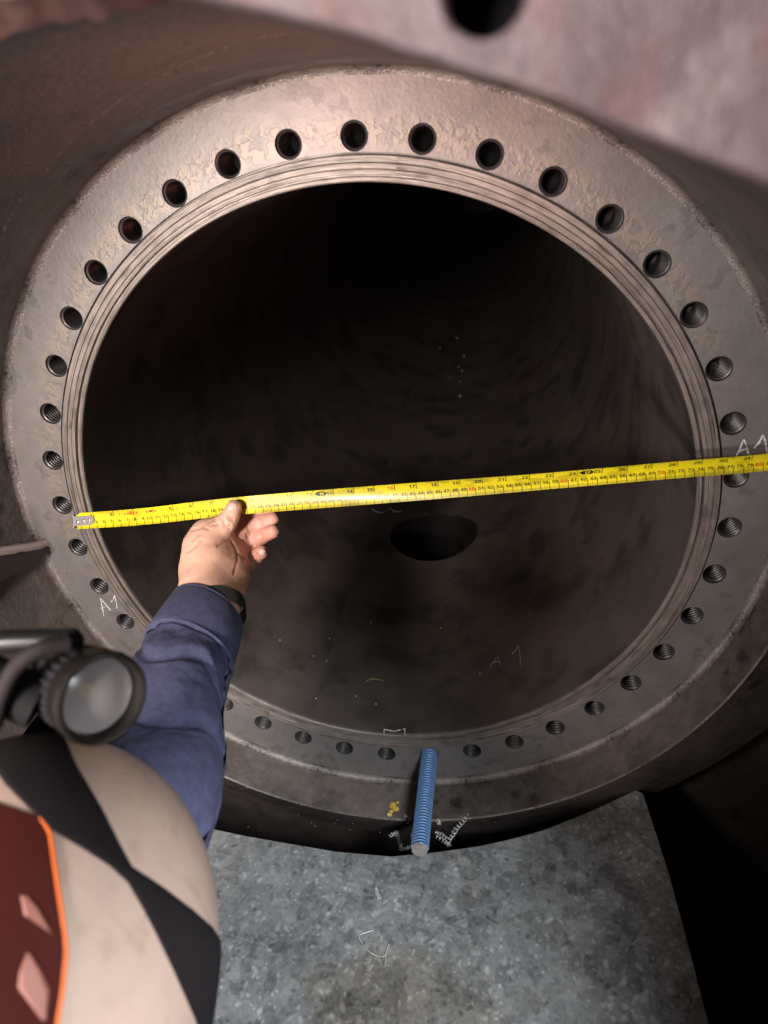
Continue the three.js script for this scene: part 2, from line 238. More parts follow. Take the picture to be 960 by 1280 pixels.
// ---------------------------------------------------------------- the flange that is being measured
const flange = thing('flange', 'large round dark steel flange with a ring of bolt holes around the open bore', 'flange');
{
  const sh = new THREE.Shape(); sh.absarc(0, 0, 0.4475, 0, Math.PI * 2, false);
  const hole = (x, y, r, n) => { const p = new THREE.Path(); for (let i = 0; i < n; i++) { const a = -i / n * Math.PI * 2; i ? p.lineTo(x + r * Math.cos(a), y + r * Math.sin(a)) : p.moveTo(x + r, y); } sh.holes.push(p); };
  hole(0, 0, 0.3868, 240); for (let k = 0; k < 40; k++) hole(...holeXY(k), HR + 0.0003, 36);
  const g = new THREE.ShapeGeometry(sh, 240), uv = g.attributes.uv;
  for (let i = 0; i < uv.count; i++) uv.setXY(i, uv.getX(i) / FS + 0.5, uv.getY(i) / FS + 0.5);
  mesh('flange_face', g, M.face, flange);
  // raised sealing ring with its turned grooves
  const ring = [[0.3868, 0], [0.3866, -0.007], [0.3848, -0.007], [0.3846, 0.0012], [0.3838, 0.0026], [0.3786, 0.0026], [0.378, 0.0008], [0.3774, 0.0024], [0.3729, 0.0022], [0.3724, 0.0009], [0.3719, 0.0021], [0.3683, 0.0019], [0.3677, -0.0035], [0.366, -0.0035], [0.3656, 0.0008], [0.3622, 0.0006], [0.3612, -0.0008], [0.361, -0.005]];
  mesh('seal_ring', revolve(ring, 0, Math.PI * 2, 320), M.turn, flange);
  // rough fillet between the face and the wall in front of it
  const fl = []; for (let i = 0; i <= 6; i++) { const t = i / 6 * Math.PI / 2; fl.push([0.4475 + 0.0075 * Math.sin(t), 0.0075 * (1 - Math.cos(t))]); }
  mesh('fillet', revolve(fl, 0, Math.PI * 2, 480, (a, r, z) => { const n = (fbm(a * 60, r * 300, 4096, 3, 3) - 0.5) * 0.0007 * (z > 0.0005 && z < 0.007 ? 1 : 0); return [r - n, z + n]; }), M.fillet, flange);
  mesh('hub_wall', mergeGeometries([revolve([[0.455, 0.0075], [0.456, 0.0655]], 0, Math.PI * 2, 320), revolve([[0.456, 0.0655], [0.4578, 0.0672]], Math.PI * 1.13, Math.PI * 1.96, 160)]), M.hub, flange);
  mesh('hub_front', revolve([[0.4578, 0.0672], [0.6, -0.018], [0.6, -0.3], [0.41, -0.3], [0.41, -0.42]], 0, Math.PI * 2, 200), M.hubDark, flange);
  // bore, open at the drain in its floor
  const R = 0.361, ZC = -0.548, RD = 0.0925, B = 0.14, L = 6.0;
  const onB = (s, z) => { const a = -Math.PI / 2 + s / R; return new THREE.Vector3(R * Math.cos(a), R * Math.sin(a), z); };
  const half = Math.PI * R, pieces = [];
  const sheet = (s0, s1, z0, z1, n, m) => { const q = grid(n, m, (u, v) => onB(mix(s0, s1, u), mix(z0, z1, v))), w = q.attributes.uv; for (let i = 0; i < w.count; i++) w.setXY(i, mix(s0, s1, w.getX(i)) / 1.1, mix(z0, z1, w.getY(i)) / 1.1); pieces.push(q); };
  sheet(B, 2 * half - B, -0.004, -L, 150, 40); sheet(-B, B, -0.004, ZC + B, 24, 6); sheet(-B, B, ZC - B, -L, 24, 12);
  const dr = grid(96, 5, (u, v) => { const t = u * Math.PI * 2, c = Math.cos(t), s = Math.sin(t), k = B / Math.max(Math.abs(c), Math.abs(s)), r = mix(RD, k, v); return onB(r * c, ZC + r * s); }), dw = dr.attributes.uv;
  for (let i = 0; i < dw.count; i++) { const u = dw.getX(i) * Math.PI * 2, c = Math.cos(u), s = Math.sin(u), r = mix(RD, B / Math.max(Math.abs(c), Math.abs(s)), dw.getY(i)); dw.setXY(i, r * c / 1.1, (ZC + r * s) / 1.1); }
  pieces.push(dr);
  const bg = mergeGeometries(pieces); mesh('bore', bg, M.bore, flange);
  mesh('bore_end', new THREE.CircleGeometry(R + 0.02, 64).translate(0, 0, -L), M.hubDark, flange);
  const pipe = grid(96, 4, (u, v) => { const t = u * Math.PI * 2, s = RD * Math.cos(t), e = onB(s, ZC + RD * Math.sin(t)); return new THREE.Vector3(e.x, mix(e.y, -1.3, v), e.z); }, 0.6, 0.4);
  const dm = mesh('drain_pipe', mergeGeometries([pipe, new THREE.CircleGeometry(RD + 0.01, 48).rotateX(-Math.PI / 2).translate(0, -1.3, ZC)]), std({ map: rep(T.steel, 2, 2), color: rgb(0.035, 0.033, 0.034), roughness: 0.55, metalness: 0.3 }), flange); dm.userData.label = 'round drain opening in the floor of the bore';
  // threaded bolt holes
  const P = 0.0042, D = 0.05, n = Math.round(D / P) * 10;
  const thr = grid(36, n, (u, v) => { const z = -0.0012 - v * D, ph = ((-z / P + u) % 1 + 1) % 1, t = Math.abs(ph * 2 - 1), r = HR - 0.0024 * sst(0.05, 0.8, t) * sst(0, 0.03, v), a = u * Math.PI * 2; return new THREE.Vector3(r * Math.cos(a), r * Math.sin(a), z); });
  const chf = grid(36, 1, (u, v) => { const a = u * Math.PI * 2, r = mix(HR + 0.0003, HR, v); return new THREE.Vector3(r * Math.cos(a), r * Math.sin(a), -0.0012 * v); });
  const end = new THREE.ConeGeometry(HR, 0.006, 32, 1, true).rotateX(-Math.PI / 2).translate(0, 0, -0.0012 - D - 0.003);
  const hg = mergeGeometries([thr, chf, mergeVertices(end)].map((q) => { const c = q.index ? q : mergeVertices(q); return c; }));
  for (let k = 0; k < 40; k++) { const h = mesh('bolt_hole', hg, M.hole, flange); const [x, y] = holeXY(k); h.position.set(x, y, 0); h.rotation.z = rnd() * 6.283; if (k) h.name = 'bolt_hole_' + String(k).padStart(3, '0'); }
  // chalk
  const chalk = std({ color: rgb(0.62, 0.62, 0.62), roughness: 1 });
  const strokes = (list, f, w) => mergeGeometries(list.flatMap((s) => {     // a dry, broken line of uneven width
    const o = [], n = 9; for (let k = 0; k < n; k++) { if (k && k < n - 1 && rnd() < 0.12) continue; const q = []; for (let i = 0; i <= 2; i++) { const [x, y] = poly(s, clamp((k + i * 0.55) / n)); q.push(f(x + (rnd() - 0.5) * 0.35, y + (rnd() - 0.5) * 0.35)); } o.push(tube(q, w * (0.5 + 0.65 * rnd()), 5, 6)); }
    return o;
  }));
  const onF = (x, y) => onZ(x, y, 0.0004);
  const c1 = mesh('chalk_mark', strokes([[[920, 572], [925, 561], [930, 549]], [[930, 549], [933, 556], [936, 569]], [[922, 565], [929, 562], [936, 561]], [[943, 560], [950, 552], [954, 543]], [[954, 543], [957, 552], [959, 566]]], onF, 0.0012), chalk, flange); c1.userData.label = 'white chalk A1 beside the tape on the right';
  const c2 = mesh('chalk_mark', strokes([[[130, 770], [128, 759], [125.6, 748]], [[125.6, 748], [131, 754], [138, 762.5]], [[126.7, 760.4], [133.3, 757.5]], [[138.5, 753], [142, 749], [143.7, 743.7]], [[143.7, 743.7], [145, 751], [146.5, 760]]], onF, 0.0009), chalk, flange); c2.name = 'chalk_mark_001'; c2.userData.label = 'white chalk A1 left of the sleeve';
  const onBo = (x, y) => onCyl(x, y, 0.3605);
  const faint = std({ color: rgb(0.34, 0.33, 0.32), roughness: 1 });
  const c3 = mesh('chalk_mark', strokes([[[613, 833], [618, 826], [622, 820]], [[622, 820], [624, 826], [626, 832]], [[616, 828], [625, 827]], [[640, 818], [645, 812], [648, 807]], [[648, 807], [650, 819], [651, 831]]], onBo, 0.0007), faint, flange); c3.name = 'chalk_mark_002'; c3.userData.label = 'faint chalk mark A1 on the floor of the bore';
  const c4 = mesh('chalk_mark', strokes([[[480, 919], [480, 912], [481, 911]], [[481, 912], [493, 914], [506, 911]], [[506, 911], [506, 918]]], (x, y) => onCyl(x, y, 0.3604), 0.0008), chalk, flange); c4.name = 'chalk_mark_003'; c4.userData.label = 'small chalk bracket at the lip above the blue stud';
}

// ---------------------------------------------------------------- shell over the flange, its rib, and the near flange
const shellTex = (() => {
  const c = document.createElement('canvas'); c.width = 2048; c.height = 512; const g = c.getContext('2d');
  const im = g.createImageData(2048, 512);
  for (let j = 0; j < 512; j++) for (let i = 0; i < 2048; i++) { const u = i / 2048, v = j / 512, a = fbm(u * 12, v * 3, 256, 5, 91), b = fbm(u * 120, v * 30, 512, 4, 95), st = fbm(u * 20, v * 14, 256, 4, 99); const q = 0.115 * (0.42 + 0.75 * a + 0.4 * b + 0.15 * st), o = (j * 2048 + i) * 4; im.data[o] = enc(q * (1 + 0.16 * sst(0.45, 0.65, a))); im.data[o + 1] = enc(q * 0.86); im.data[o + 2] = enc(q * 0.79); im.data[o + 3] = 255; }
  g.putImageData(im, 0, 0);
  // scratches: along the wall at known places (angle, distance in front of the face)
  const A = (deg) => (deg + 8) / 211 * 2048, Z = (z) => (z - 0.0655) / 0.3245 * 512;
  const line = (pts, w, al) => { g.strokeStyle = `rgba(205,188,172,${Math.min(1, al * 1.5)})`; g.lineWidth = w * 1.5; g.beginPath(); pts.forEach(([a, z], i) => (i ? g.lineTo(A(a), Z(z)) : g.moveTo(A(a), Z(z)))); g.stroke(); };
  let prev = null; const base = [[128, 0.098], [124, 0.106], [117, 0.111], [106, 0.143], [99, 0.167], [92.5, 0.201], [87, 0.233], [80, 0.26]];
  for (let s = 0; s + 1 < base.length; s++) for (let k = 0; k < 14; k++) { const t = k / 14, p = [mix(base[s][0], base[s + 1][0], t) + (rnd() - 0.5) * 0.25, mix(base[s][1], base[s + 1][1], t) + (rnd() - 0.5) * 0.005]; if (prev && rnd() > 0.3) line([prev, p], 0.6 + rnd() * 1.6, 0.2 + rnd() * 0.5); prev = p; }
  for (let k = 0; k < 90; k++) { const a = 40 + rnd() * 120, z = 0.067 + rnd() * rnd() * 0.12, l = rnd() * 2.4; line([[a, z], [a + l * 0.5, z + 0.004 * (rnd() - 0.5)], [a + l, z + 0.006 * (rnd() - 0.5)]], 0.5 + rnd(), 0.1 + rnd() * 0.4); }
  const t = new THREE.CanvasTexture(c); t.colorSpace = THREE.SRGBColorSpace; t.flipY = false; t.needsUpdate = true; return t;
})();
const shell = thing('shell', 'dark curved steel shell wall arching above and around the flange', 'shell');
{
  const a0 = -8 * Math.PI / 180, a1 = 203 * Math.PI / 180;
  const g = grid(220, 20, (u, v) => { const a = mix(a0, a1, u), r = 0.456 + 0.006 * v; return new THREE.Vector3(r * Math.cos(a), r * Math.sin(a), mix(0.0655, 0.39, v)); });
  mesh('inner_wall', g, std({ map: shellTex, bumpMap: rep(T.steelB, 3, 0.7), bumpScale: 0.0014, roughness: 0.62, metalness: 0.2 }), shell);
  mesh('outer_wall', revolve([[0.4625, 0.39], [0.5, 0.39], [0.5, 0.0]], a0, a1, 160), M.hubDark, shell);
  mesh('weld_seam', revolve([[0.4635, 0.386], [0.458, 0.391], [0.468, 0.402], [0.62, 0.47]], a0, a1, 400, (a, r, z) => { const n = fbm(a * 40, z * 160, 4096, 4, 3) - 0.5; return [r - n * 0.01 * (z > 0.388 ? 1 : 0), z + n * 0.006]; }), std({ map: rep(T.near, 5, 5), roughness: 0.5, metalness: 0.2, color: rgb(0.3, 0.19, 0.18) }), shell);
}
const rib = thing('rib', 'small steel rib welded to the wall left of the flange face', 'rib');
{
  const p = [onCyl(65, 679, 0.44), onCyl(0, 690, 0.44), onCyl(-60, 706, 0.44)], q = [onCyl(66, 689, 0.44), onCyl(5, 724, 0.44), onCyl(-50, 770, 0.44)];
  const out = (v) => { const r = Math.hypot(v.x, v.y); return new THREE.Vector3(v.x / r * 0.462, v.y / r * 0.462, v.z); };
  const f = (rows) => grid(2, rows.length - 1, (u, v) => rows[Math.round(v * (rows.length - 1))][Math.round(u * 2)]);
  mesh('bar', f([p.map(out), p, q, q.map(out)]).toNonIndexed(), std({ map: rep(T.steel, 3, 3), roughness: 0.6, metalness: 0.2, color: rgb(0.1, 0.08, 0.075) }), rib).geometry.computeVertexNormals();
  const wp = []; for (let i = 0; i <= 16; i++) { const t = i / 16, v = t < 0.5 ? p[0].clone().lerp(p[1], t * 2) : p[1].clone().lerp(p[2], t * 2 - 1); v.x -= 0.004; v.y += 0.003 * (rnd() - 0.3); v.z += 0.002 * (rnd() - 0.5); wp.push(v); }
  mesh('weld_bead', tube(wp, 0.0065, 80, 8), std({ bumpMap: rep(T.steelB, 12, 3), bumpScale: 0.003, color: rgb(0.34, 0.28, 0.26), roughness: 0.38, metalness: 0.5 }), rib);
  const blob = new THREE.IcosahedronGeometry(0.012, 4), bp = blob.attributes.position; for (let i = 0; i < bp.count; i++) { const n = 1 + 0.7 * (fbm(bp.getX(i) * 400 + 50, bp.getY(i) * 400 + bp.getZ(i) * 260 + 50, 512, 3, 4) - 0.5); bp.setXYZ(i, bp.getX(i) * n, bp.getY(i) * n, bp.getZ(i) * n); }
  blob.computeVertexNormals(); const tip = onCyl(67, 680, 0.441); blob.translate(tip.x, tip.y, tip.z); mesh('weld_end', blob, M.fillet, rib);
}
const nearF = thing('near_flange', 'blurred pale pinkish flange edge with one bolt hole close overhead', 'flange');
{
  const cx = -0.202, cy = -0.437, RI = 0.923, ZF = 0.5, dep = 0.03, B = 0.005, hc = onZ(606, -14, ZF), HB = Math.hypot(hc.x - cx, hc.y - cy), ha = Math.atan2(hc.y - cy, hc.x - cx);
  const a0 = 0.55, a1 = 2.75, sh = new THREE.Shape(), P = (r, a) => [cx + r * Math.cos(a), cy + r * Math.sin(a)];
  for (let i = 0; i <= 160; i++) { const a = mix(a0, a1, i / 160); i ? sh.lineTo(...P(1.12, a)) : sh.moveTo(...P(1.12, a)); }
  for (let i = 0; i <= 500; i++) { const a = mix(a1, a0, i / 500); sh.lineTo(...P(RI + 0.0028 * (fbm(a * 26 + 3, 2, 512, 2, 5) - 0.5), a)); }
  const hs = []; for (let k = -2; k <= 5; k++) { const a = ha + k * 0.26; if (a < a0 + 0.05 || a > a1 - 0.05) continue; const p = new THREE.Path(), [hx, hy] = P(HB, a); for (let i = 0; i < 40; i++) { const t = -i / 40 * Math.PI * 2, x = hx + 0.0104 * Math.cos(t), y = hy + 0.0104 * Math.sin(t); i ? p.lineTo(x, y) : p.moveTo(x, y); } sh.holes.push(p); hs.push([hx, hy]); }
  const g = new THREE.ExtrudeGeometry(sh, { depth: dep, bevelEnabled: true, bevelThickness: B, bevelSize: 0.002, bevelSegments: 4, bevelOffset: -0.002 }); g.translate(0, 0, ZF - dep - B);
  mesh('ring', g, std({ map: rep(T.near, 3.2, 3.2), bumpMap: rep(T.steelB, 6, 6), bumpScale: 0.0012, roughness: 0.55, metalness: 0.2 }), nearF);
  const hb = mergeGeometries([new THREE.CylinderGeometry(0.0107, 0.0107, dep + 0.02, 32, 1, true).rotateX(Math.PI / 2), new THREE.CircleGeometry(0.0108, 32).translate(0, 0, -dep / 2 - 0.009)]);  // black liner and back cap stand in for the shade inside the hole
  hs.forEach(([x, y], k) => { const h = mesh('bolt_hole', hb, M.black, nearF); h.position.set(x, y, ZF - dep / 2 - 0.012); if (k) h.name = 'bolt_hole_' + String(k).padStart(3, '0'); });
}
// dark structure down on the right of the deck plate
const sup = thing('support_frame', 'dark brown steel support plates in shadow right of the galvanised deck', 'support');
{
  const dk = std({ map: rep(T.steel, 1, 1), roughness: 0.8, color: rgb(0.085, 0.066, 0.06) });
  const bx = (x, y, z, sx, sy, sz) => new RoundedBoxGeometry(sx, sy, sz, 2, 0.004).translate(x, y, z);
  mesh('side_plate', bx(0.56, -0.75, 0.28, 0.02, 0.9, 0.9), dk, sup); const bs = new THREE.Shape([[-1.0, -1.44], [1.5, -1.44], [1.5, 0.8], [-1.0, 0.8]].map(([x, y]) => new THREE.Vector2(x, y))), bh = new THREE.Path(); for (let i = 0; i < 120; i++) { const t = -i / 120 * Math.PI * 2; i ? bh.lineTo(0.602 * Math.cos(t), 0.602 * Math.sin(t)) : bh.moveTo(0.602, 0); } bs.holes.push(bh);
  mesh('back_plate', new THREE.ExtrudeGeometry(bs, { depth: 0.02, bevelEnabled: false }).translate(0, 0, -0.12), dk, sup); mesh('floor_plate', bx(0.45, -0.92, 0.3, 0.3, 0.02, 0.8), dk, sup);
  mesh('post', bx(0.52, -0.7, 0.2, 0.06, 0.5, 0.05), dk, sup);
}

// ---------------------------------------------------------------- galvanised deck plate
const YP = -0.442;
{
  // far edge cut to a shallow curve round the hub, near corners out of the picture
  const far = [[150, 1000], [245, 1032], [300, 1044], [350, 1053], [420, 1065], [490, 1071], [550, 1065], [600, 1058], [640, 1049], [680, 1038], [740, 1014], [795, 988], [803, 992], [808, 1006], [835, 1090], [862, 1190], [888, 1290]].map(([x, y]) => { const p = onY(x, y, YP); return [p.x, p.z]; });
  const sh = new THREE.Shape(); sh.moveTo(far[0][0], -0.56); for (const [x, z] of far) sh.lineTo(x, -z); sh.lineTo(far[far.length - 1][0] + 0.01, -0.56); sh.lineTo(far[0][0], -0.56);
  const g = new THREE.ExtrudeGeometry(sh, { depth: 0.004, bevelEnabled: true, bevelThickness: 0.0008, bevelSize: 0.0008, bevelSegments: 2 });
  g.rotateX(-Math.PI / 2).translate(0, YP - 0.0048, 0); const uv = g.attributes.uv, ps = g.attributes.position;
  for (let i = 0; i < uv.count; i++) uv.setXY(i, ps.getX(i) / 0.82 + 0.5, ps.getZ(i) / 0.82 + 0.1);
  const o = mesh('deck_plate', g, M.galv); tag(o, 'grey galvanised steel sheet laid as a floor below the flange', 'deck plate');
}

// ---------------------------------------------------------------- blue threaded stud
{
  const [sx, sy] = holeXY(19), L = 0.152, P = 0.0043, r0 = 0.0118;
  const t = thing('stud', 'blue coated threaded stud sticking out of a bottom flange hole', 'stud', [sx, sy, 0]);
  const n = Math.round((L + 0.02) / P) * 9;
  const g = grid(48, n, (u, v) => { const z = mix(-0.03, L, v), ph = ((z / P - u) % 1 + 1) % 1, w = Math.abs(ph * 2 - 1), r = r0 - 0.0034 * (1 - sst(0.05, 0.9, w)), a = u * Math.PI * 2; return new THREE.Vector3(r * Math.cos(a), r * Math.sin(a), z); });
  const tp = g.attributes.position, tc = new Float32Array(tp.count * 3);   // coating worn pale on the crests; shade of the roots painted in as dark blue
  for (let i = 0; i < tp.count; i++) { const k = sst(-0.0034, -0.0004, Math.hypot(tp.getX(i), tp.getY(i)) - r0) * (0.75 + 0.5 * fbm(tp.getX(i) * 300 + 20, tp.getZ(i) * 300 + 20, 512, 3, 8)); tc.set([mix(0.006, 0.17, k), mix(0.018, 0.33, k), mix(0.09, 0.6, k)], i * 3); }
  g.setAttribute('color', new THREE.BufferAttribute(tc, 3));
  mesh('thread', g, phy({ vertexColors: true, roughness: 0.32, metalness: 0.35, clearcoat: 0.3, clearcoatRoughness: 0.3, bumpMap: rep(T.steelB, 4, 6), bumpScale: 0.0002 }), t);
  const prof = [[0.0001, 0.0058], [0.0035, 0.0056], [0.0045, 0.0062], [0.0084, 0.0058], [0.0096, 0.0046], [0.0108, 0.0]].map(([a, b]) => new THREE.Vector2(a, b));
  const e = new THREE.LatheGeometry(prof, 40).rotateX(Math.PI / 2).translate(0, 0, L - 0.0005);
  mesh('tip', e, std({ map: rep(T.steel, 3, 3), color: rgb(1.5, 1.46, 1.4), roughness: 0.42, metalness: 0.3, bumpMap: rep(T.steelB, 2, 2), bumpScale: 0.003 }), t).userData.label = 'bare bright chamfered end';
}

// ---------------------------------------------------------------- tape measure
{
  const S = 4, c = document.createElement('canvas'); c.width = 2048; c.height = 96; const g = c.getContext('2d'), LEN = 0.86, mm = 2048 / (LEN * 1000);
  g.fillStyle = '#f3e01f'; g.fillRect(0, 0, 2048, 96);
  const im = g.getImageData(0, 0, 2048, 96); for (let j = 0; j < 96; j++) for (let i = 0; i < 2048; i++) { const o = (j * 2048 + i) * 4, n = 1 - 0.16 * sst(0.5, 0.7, fbm(i / 60, j / 40, 512, 4, 5)) - 0.08 * fbm(i / 6, j / 6, 1024, 2, 9); im.data[o] *= n; im.data[o + 1] *= n; im.data[o + 2] *= n; } g.putImageData(im, 0, 0);
  const BK = '#15120a', RD = '#c8301a';
  for (let k = 1; k < 856; k++) { const x = k * mm, h = k % 10 === 0 ? 40 : k % 5 === 0 ? 21 : 13; g.fillStyle = k % 10 === 0 ? BK : 'rgba(20,16,8,0.5)'; g.fillRect(x - 0.55, 96 - h, k % 10 === 0 ? 1.4 : 0.9, h); }
  for (let k = 1; k < 33 * 16; k++) { const x = k * 25.4 / 16 * mm, h = k % 16 === 0 ? 34 : k % 8 === 0 ? 16 : k % 4 === 0 ? 12 : 7; g.fillStyle = k % 16 === 0 ? BK : 'rgba(20,16,8,0.4)'; g.fillRect(x - 0.5, 0, k % 16 === 0 ? 1.5 : 0.9, h); }
  g.textAlign = 'right'; g.textBaseline = 'middle';
  const put = (s, x, y, size, col, sx = 0.62, font = 'bold') => { g.save(); g.translate(x, y); g.scale(sx, 1); g.font = `${font} ${size}px sans-serif`; g.fillStyle = col; g.fillText(s, 0, 0); g.restore(); };
  for (let k = 1; k < 86; k++) put(String(k), k * 10 * mm - 1.6, 60, k % 10 === 0 ? 27 : 23, k % 10 === 0 ? RD : BK);
  for (let k = 1; k < 34; k++) put(String(k), k * 25.4 * mm - 2.5, 20, 25, k === 16 || k === 32 ? RD : BK, 0.66);
  for (const [k, s] of [[12, '1F'], [24, '2F']]) { const x = k * 25.4 * mm; g.fillStyle = BK; g.beginPath(); g.moveTo(x + 4, 20); g.lineTo(x + 14, 8); g.lineTo(x + 34, 8); g.lineTo(x + 42, 20); g.lineTo(x + 34, 32); g.lineTo(x + 14, 32); g.fill(); put(s, x + 33, 21, 22, '#f3e01f'); }
  g.textAlign = 'left'; put('STANLEY', 57 * mm, 24, 22, RD, 0.66); put('5m/16\'', 92 * mm, 22, 19, RD, 0.6); put('CE', 118 * mm, 26, 26, '#7a6b12', 0.8, ''); put('II', 130 * mm, 24, 18, RD, 0.7); put('M12', 138 * mm, 24, 14, '#8a7a18', 0.6); put('0126', 165 * mm, 24, 14, '#8a7a18', 0.6);
  const tx = new THREE.CanvasTexture(c); tx.colorSpace = THREE.SRGBColorSpace; tx.anisotropy = 8;
  // centre line: [photo x, photo y, distance in front of the flange, half width tilt]
  const way = [[96, 651.5, 0.006], [150, 648, 0.009], [200, 643.5, 0.016], [245, 638, 0.024], [292, 633, 0.028], [340, 628.8, 0.028], [487, 617, 0.03], [660, 603, 0.031], [832, 588, 0.031], [960, 577, 0.028]].map(([x, y, z]) => onZ(x, y, z));
  const last = way[way.length - 1]; way.push(new THREE.Vector3(last.x + 0.022, last.y + 0.003, 0.028), new THREE.Vector3(last.x + 0.028, last.y + 0.005, 0.06), new THREE.Vector3(last.x + 0.029, last.y + 0.008, 0.11));
  const cv = new THREE.CatmullRomCurve3(way, false, 'centripetal'); cv.arcLengthDivisions = 800; const tot = cv.getLength(), WD = 0.0205;
  const nrm = (s) => { const p = cv.getPointAt(s), cam = EYE.clone().sub(p).normalize(), d = s * tot, flat = new THREE.Vector3(-0.02, -0.1, 1).normalize(); return cam.lerp(flat, sst(0.3, 0.62, d)).normalize(); };
  const row = (s) => { const t = cv.getTangentAt(s), n0 = nrm(s), w = new THREE.Vector3().crossVectors(n0, t).normalize(), n = new THREE.Vector3().crossVectors(t, w).normalize(); return [cv.getPointAt(s), w, n]; };
  const blade = grid(420, 10, (u, v) => { const [p, w, n] = row(u), x = v - 0.5; return p.clone().addScaledVector(w, x * WD).addScaledVector(n, 0.0075 * (x * x - 0.12) * (1 - 0.4 * sst(0.12, 0.2, u) * (1 - sst(0.25, 0.35, u)))); });
  const uv = blade.attributes.uv; const sc = [[0, -0.3], [92, 0], [190, 10], [289, 20], [387, 30], [487, 40], [594, 50], [710, 60], [832, 70], [955, 80]], cm = [];
  for (let i = 0; i <= 420; i++) { const [px] = toPx(cv.getPointAt(i / 420)); let q = 0; while (q < 8 && px > sc[q + 1][0]) q++; cm.push(i > 390 && i * tot / 420 > 0.8 ? cm[i - 1] + tot / 4.2 : mix(sc[q][1], sc[q + 1][1], (px - sc[q][0]) / (sc[q + 1][0] - sc[q][0]))); }
  for (let i = 0; i < uv.count; i++) uv.setXY(i, clamp(cm[i % 421] / 100 / LEN), uv.getY(i));
  const tm = thing('tape_measure', 'yellow steel tape measure blade stretched across the flange opening', 'tape measure');
  mesh('blade', blade, phy({ map: tx, roughness: 0.42, clearcoat: 0.35, clearcoatRoughness: 0.25 }), tm);
  const [p0, w0, n0] = row(0.0), t0 = cv.getTangentAt(0.001), B = new THREE.Matrix4().makeBasis(t0, w0, n0); B.setPosition(p0);
  const hs = new THREE.Shape(); hs.moveTo(-0.004, -0.0062); hs.lineTo(0.02, -0.0058); hs.quadraticCurveTo(0.0255, -0.0045, 0.0255, 0); hs.quadraticCurveTo(0.0255, 0.0045, 0.02, 0.0058); hs.lineTo(-0.004, 0.0062);
  const hk = new THREE.ExtrudeGeometry(hs, { depth: 0.0009, bevelEnabled: true, bevelSize: 0.0002, bevelThickness: 0.0002, bevelSegments: 1 }).translate(0, 0, -0.0001);
  const lip = new RoundedBoxGeometry(0.0012, 0.0175, 0.012, 2, 0.0004).translate(-0.0042, 0, -0.0048);
  const hook = mesh('hook', mergeGeometries([hk.index ? hk.toNonIndexed() : hk, lip.index ? lip.toNonIndexed() : lip].map((q) => { const c2 = q.clone(); for (const k of Object.keys(c2.attributes)) if (!['position', 'normal', 'uv'].includes(k)) c2.deleteAttribute(k); return c2; })), std({ color: rgb(0.36, 0.34, 0.31), roughness: 0.42, metalness: 0.7, bumpMap: rep(T.steelB, 30, 30), bumpScale: 0.0003 }), tm);
  hook.applyMatrix4(B);
  for (let k = 0; k < 3; k++) { const r = mesh('rivet', new THREE.SphereGeometry(0.0022, 16, 10).scale(1, 1, 0.55), M.bright, hook); r.position.set(0.002 + k * 0.0085, (k - 1) * 0.0007, 0.0012); if (k) r.name = 'rivet_00' + k; }
}

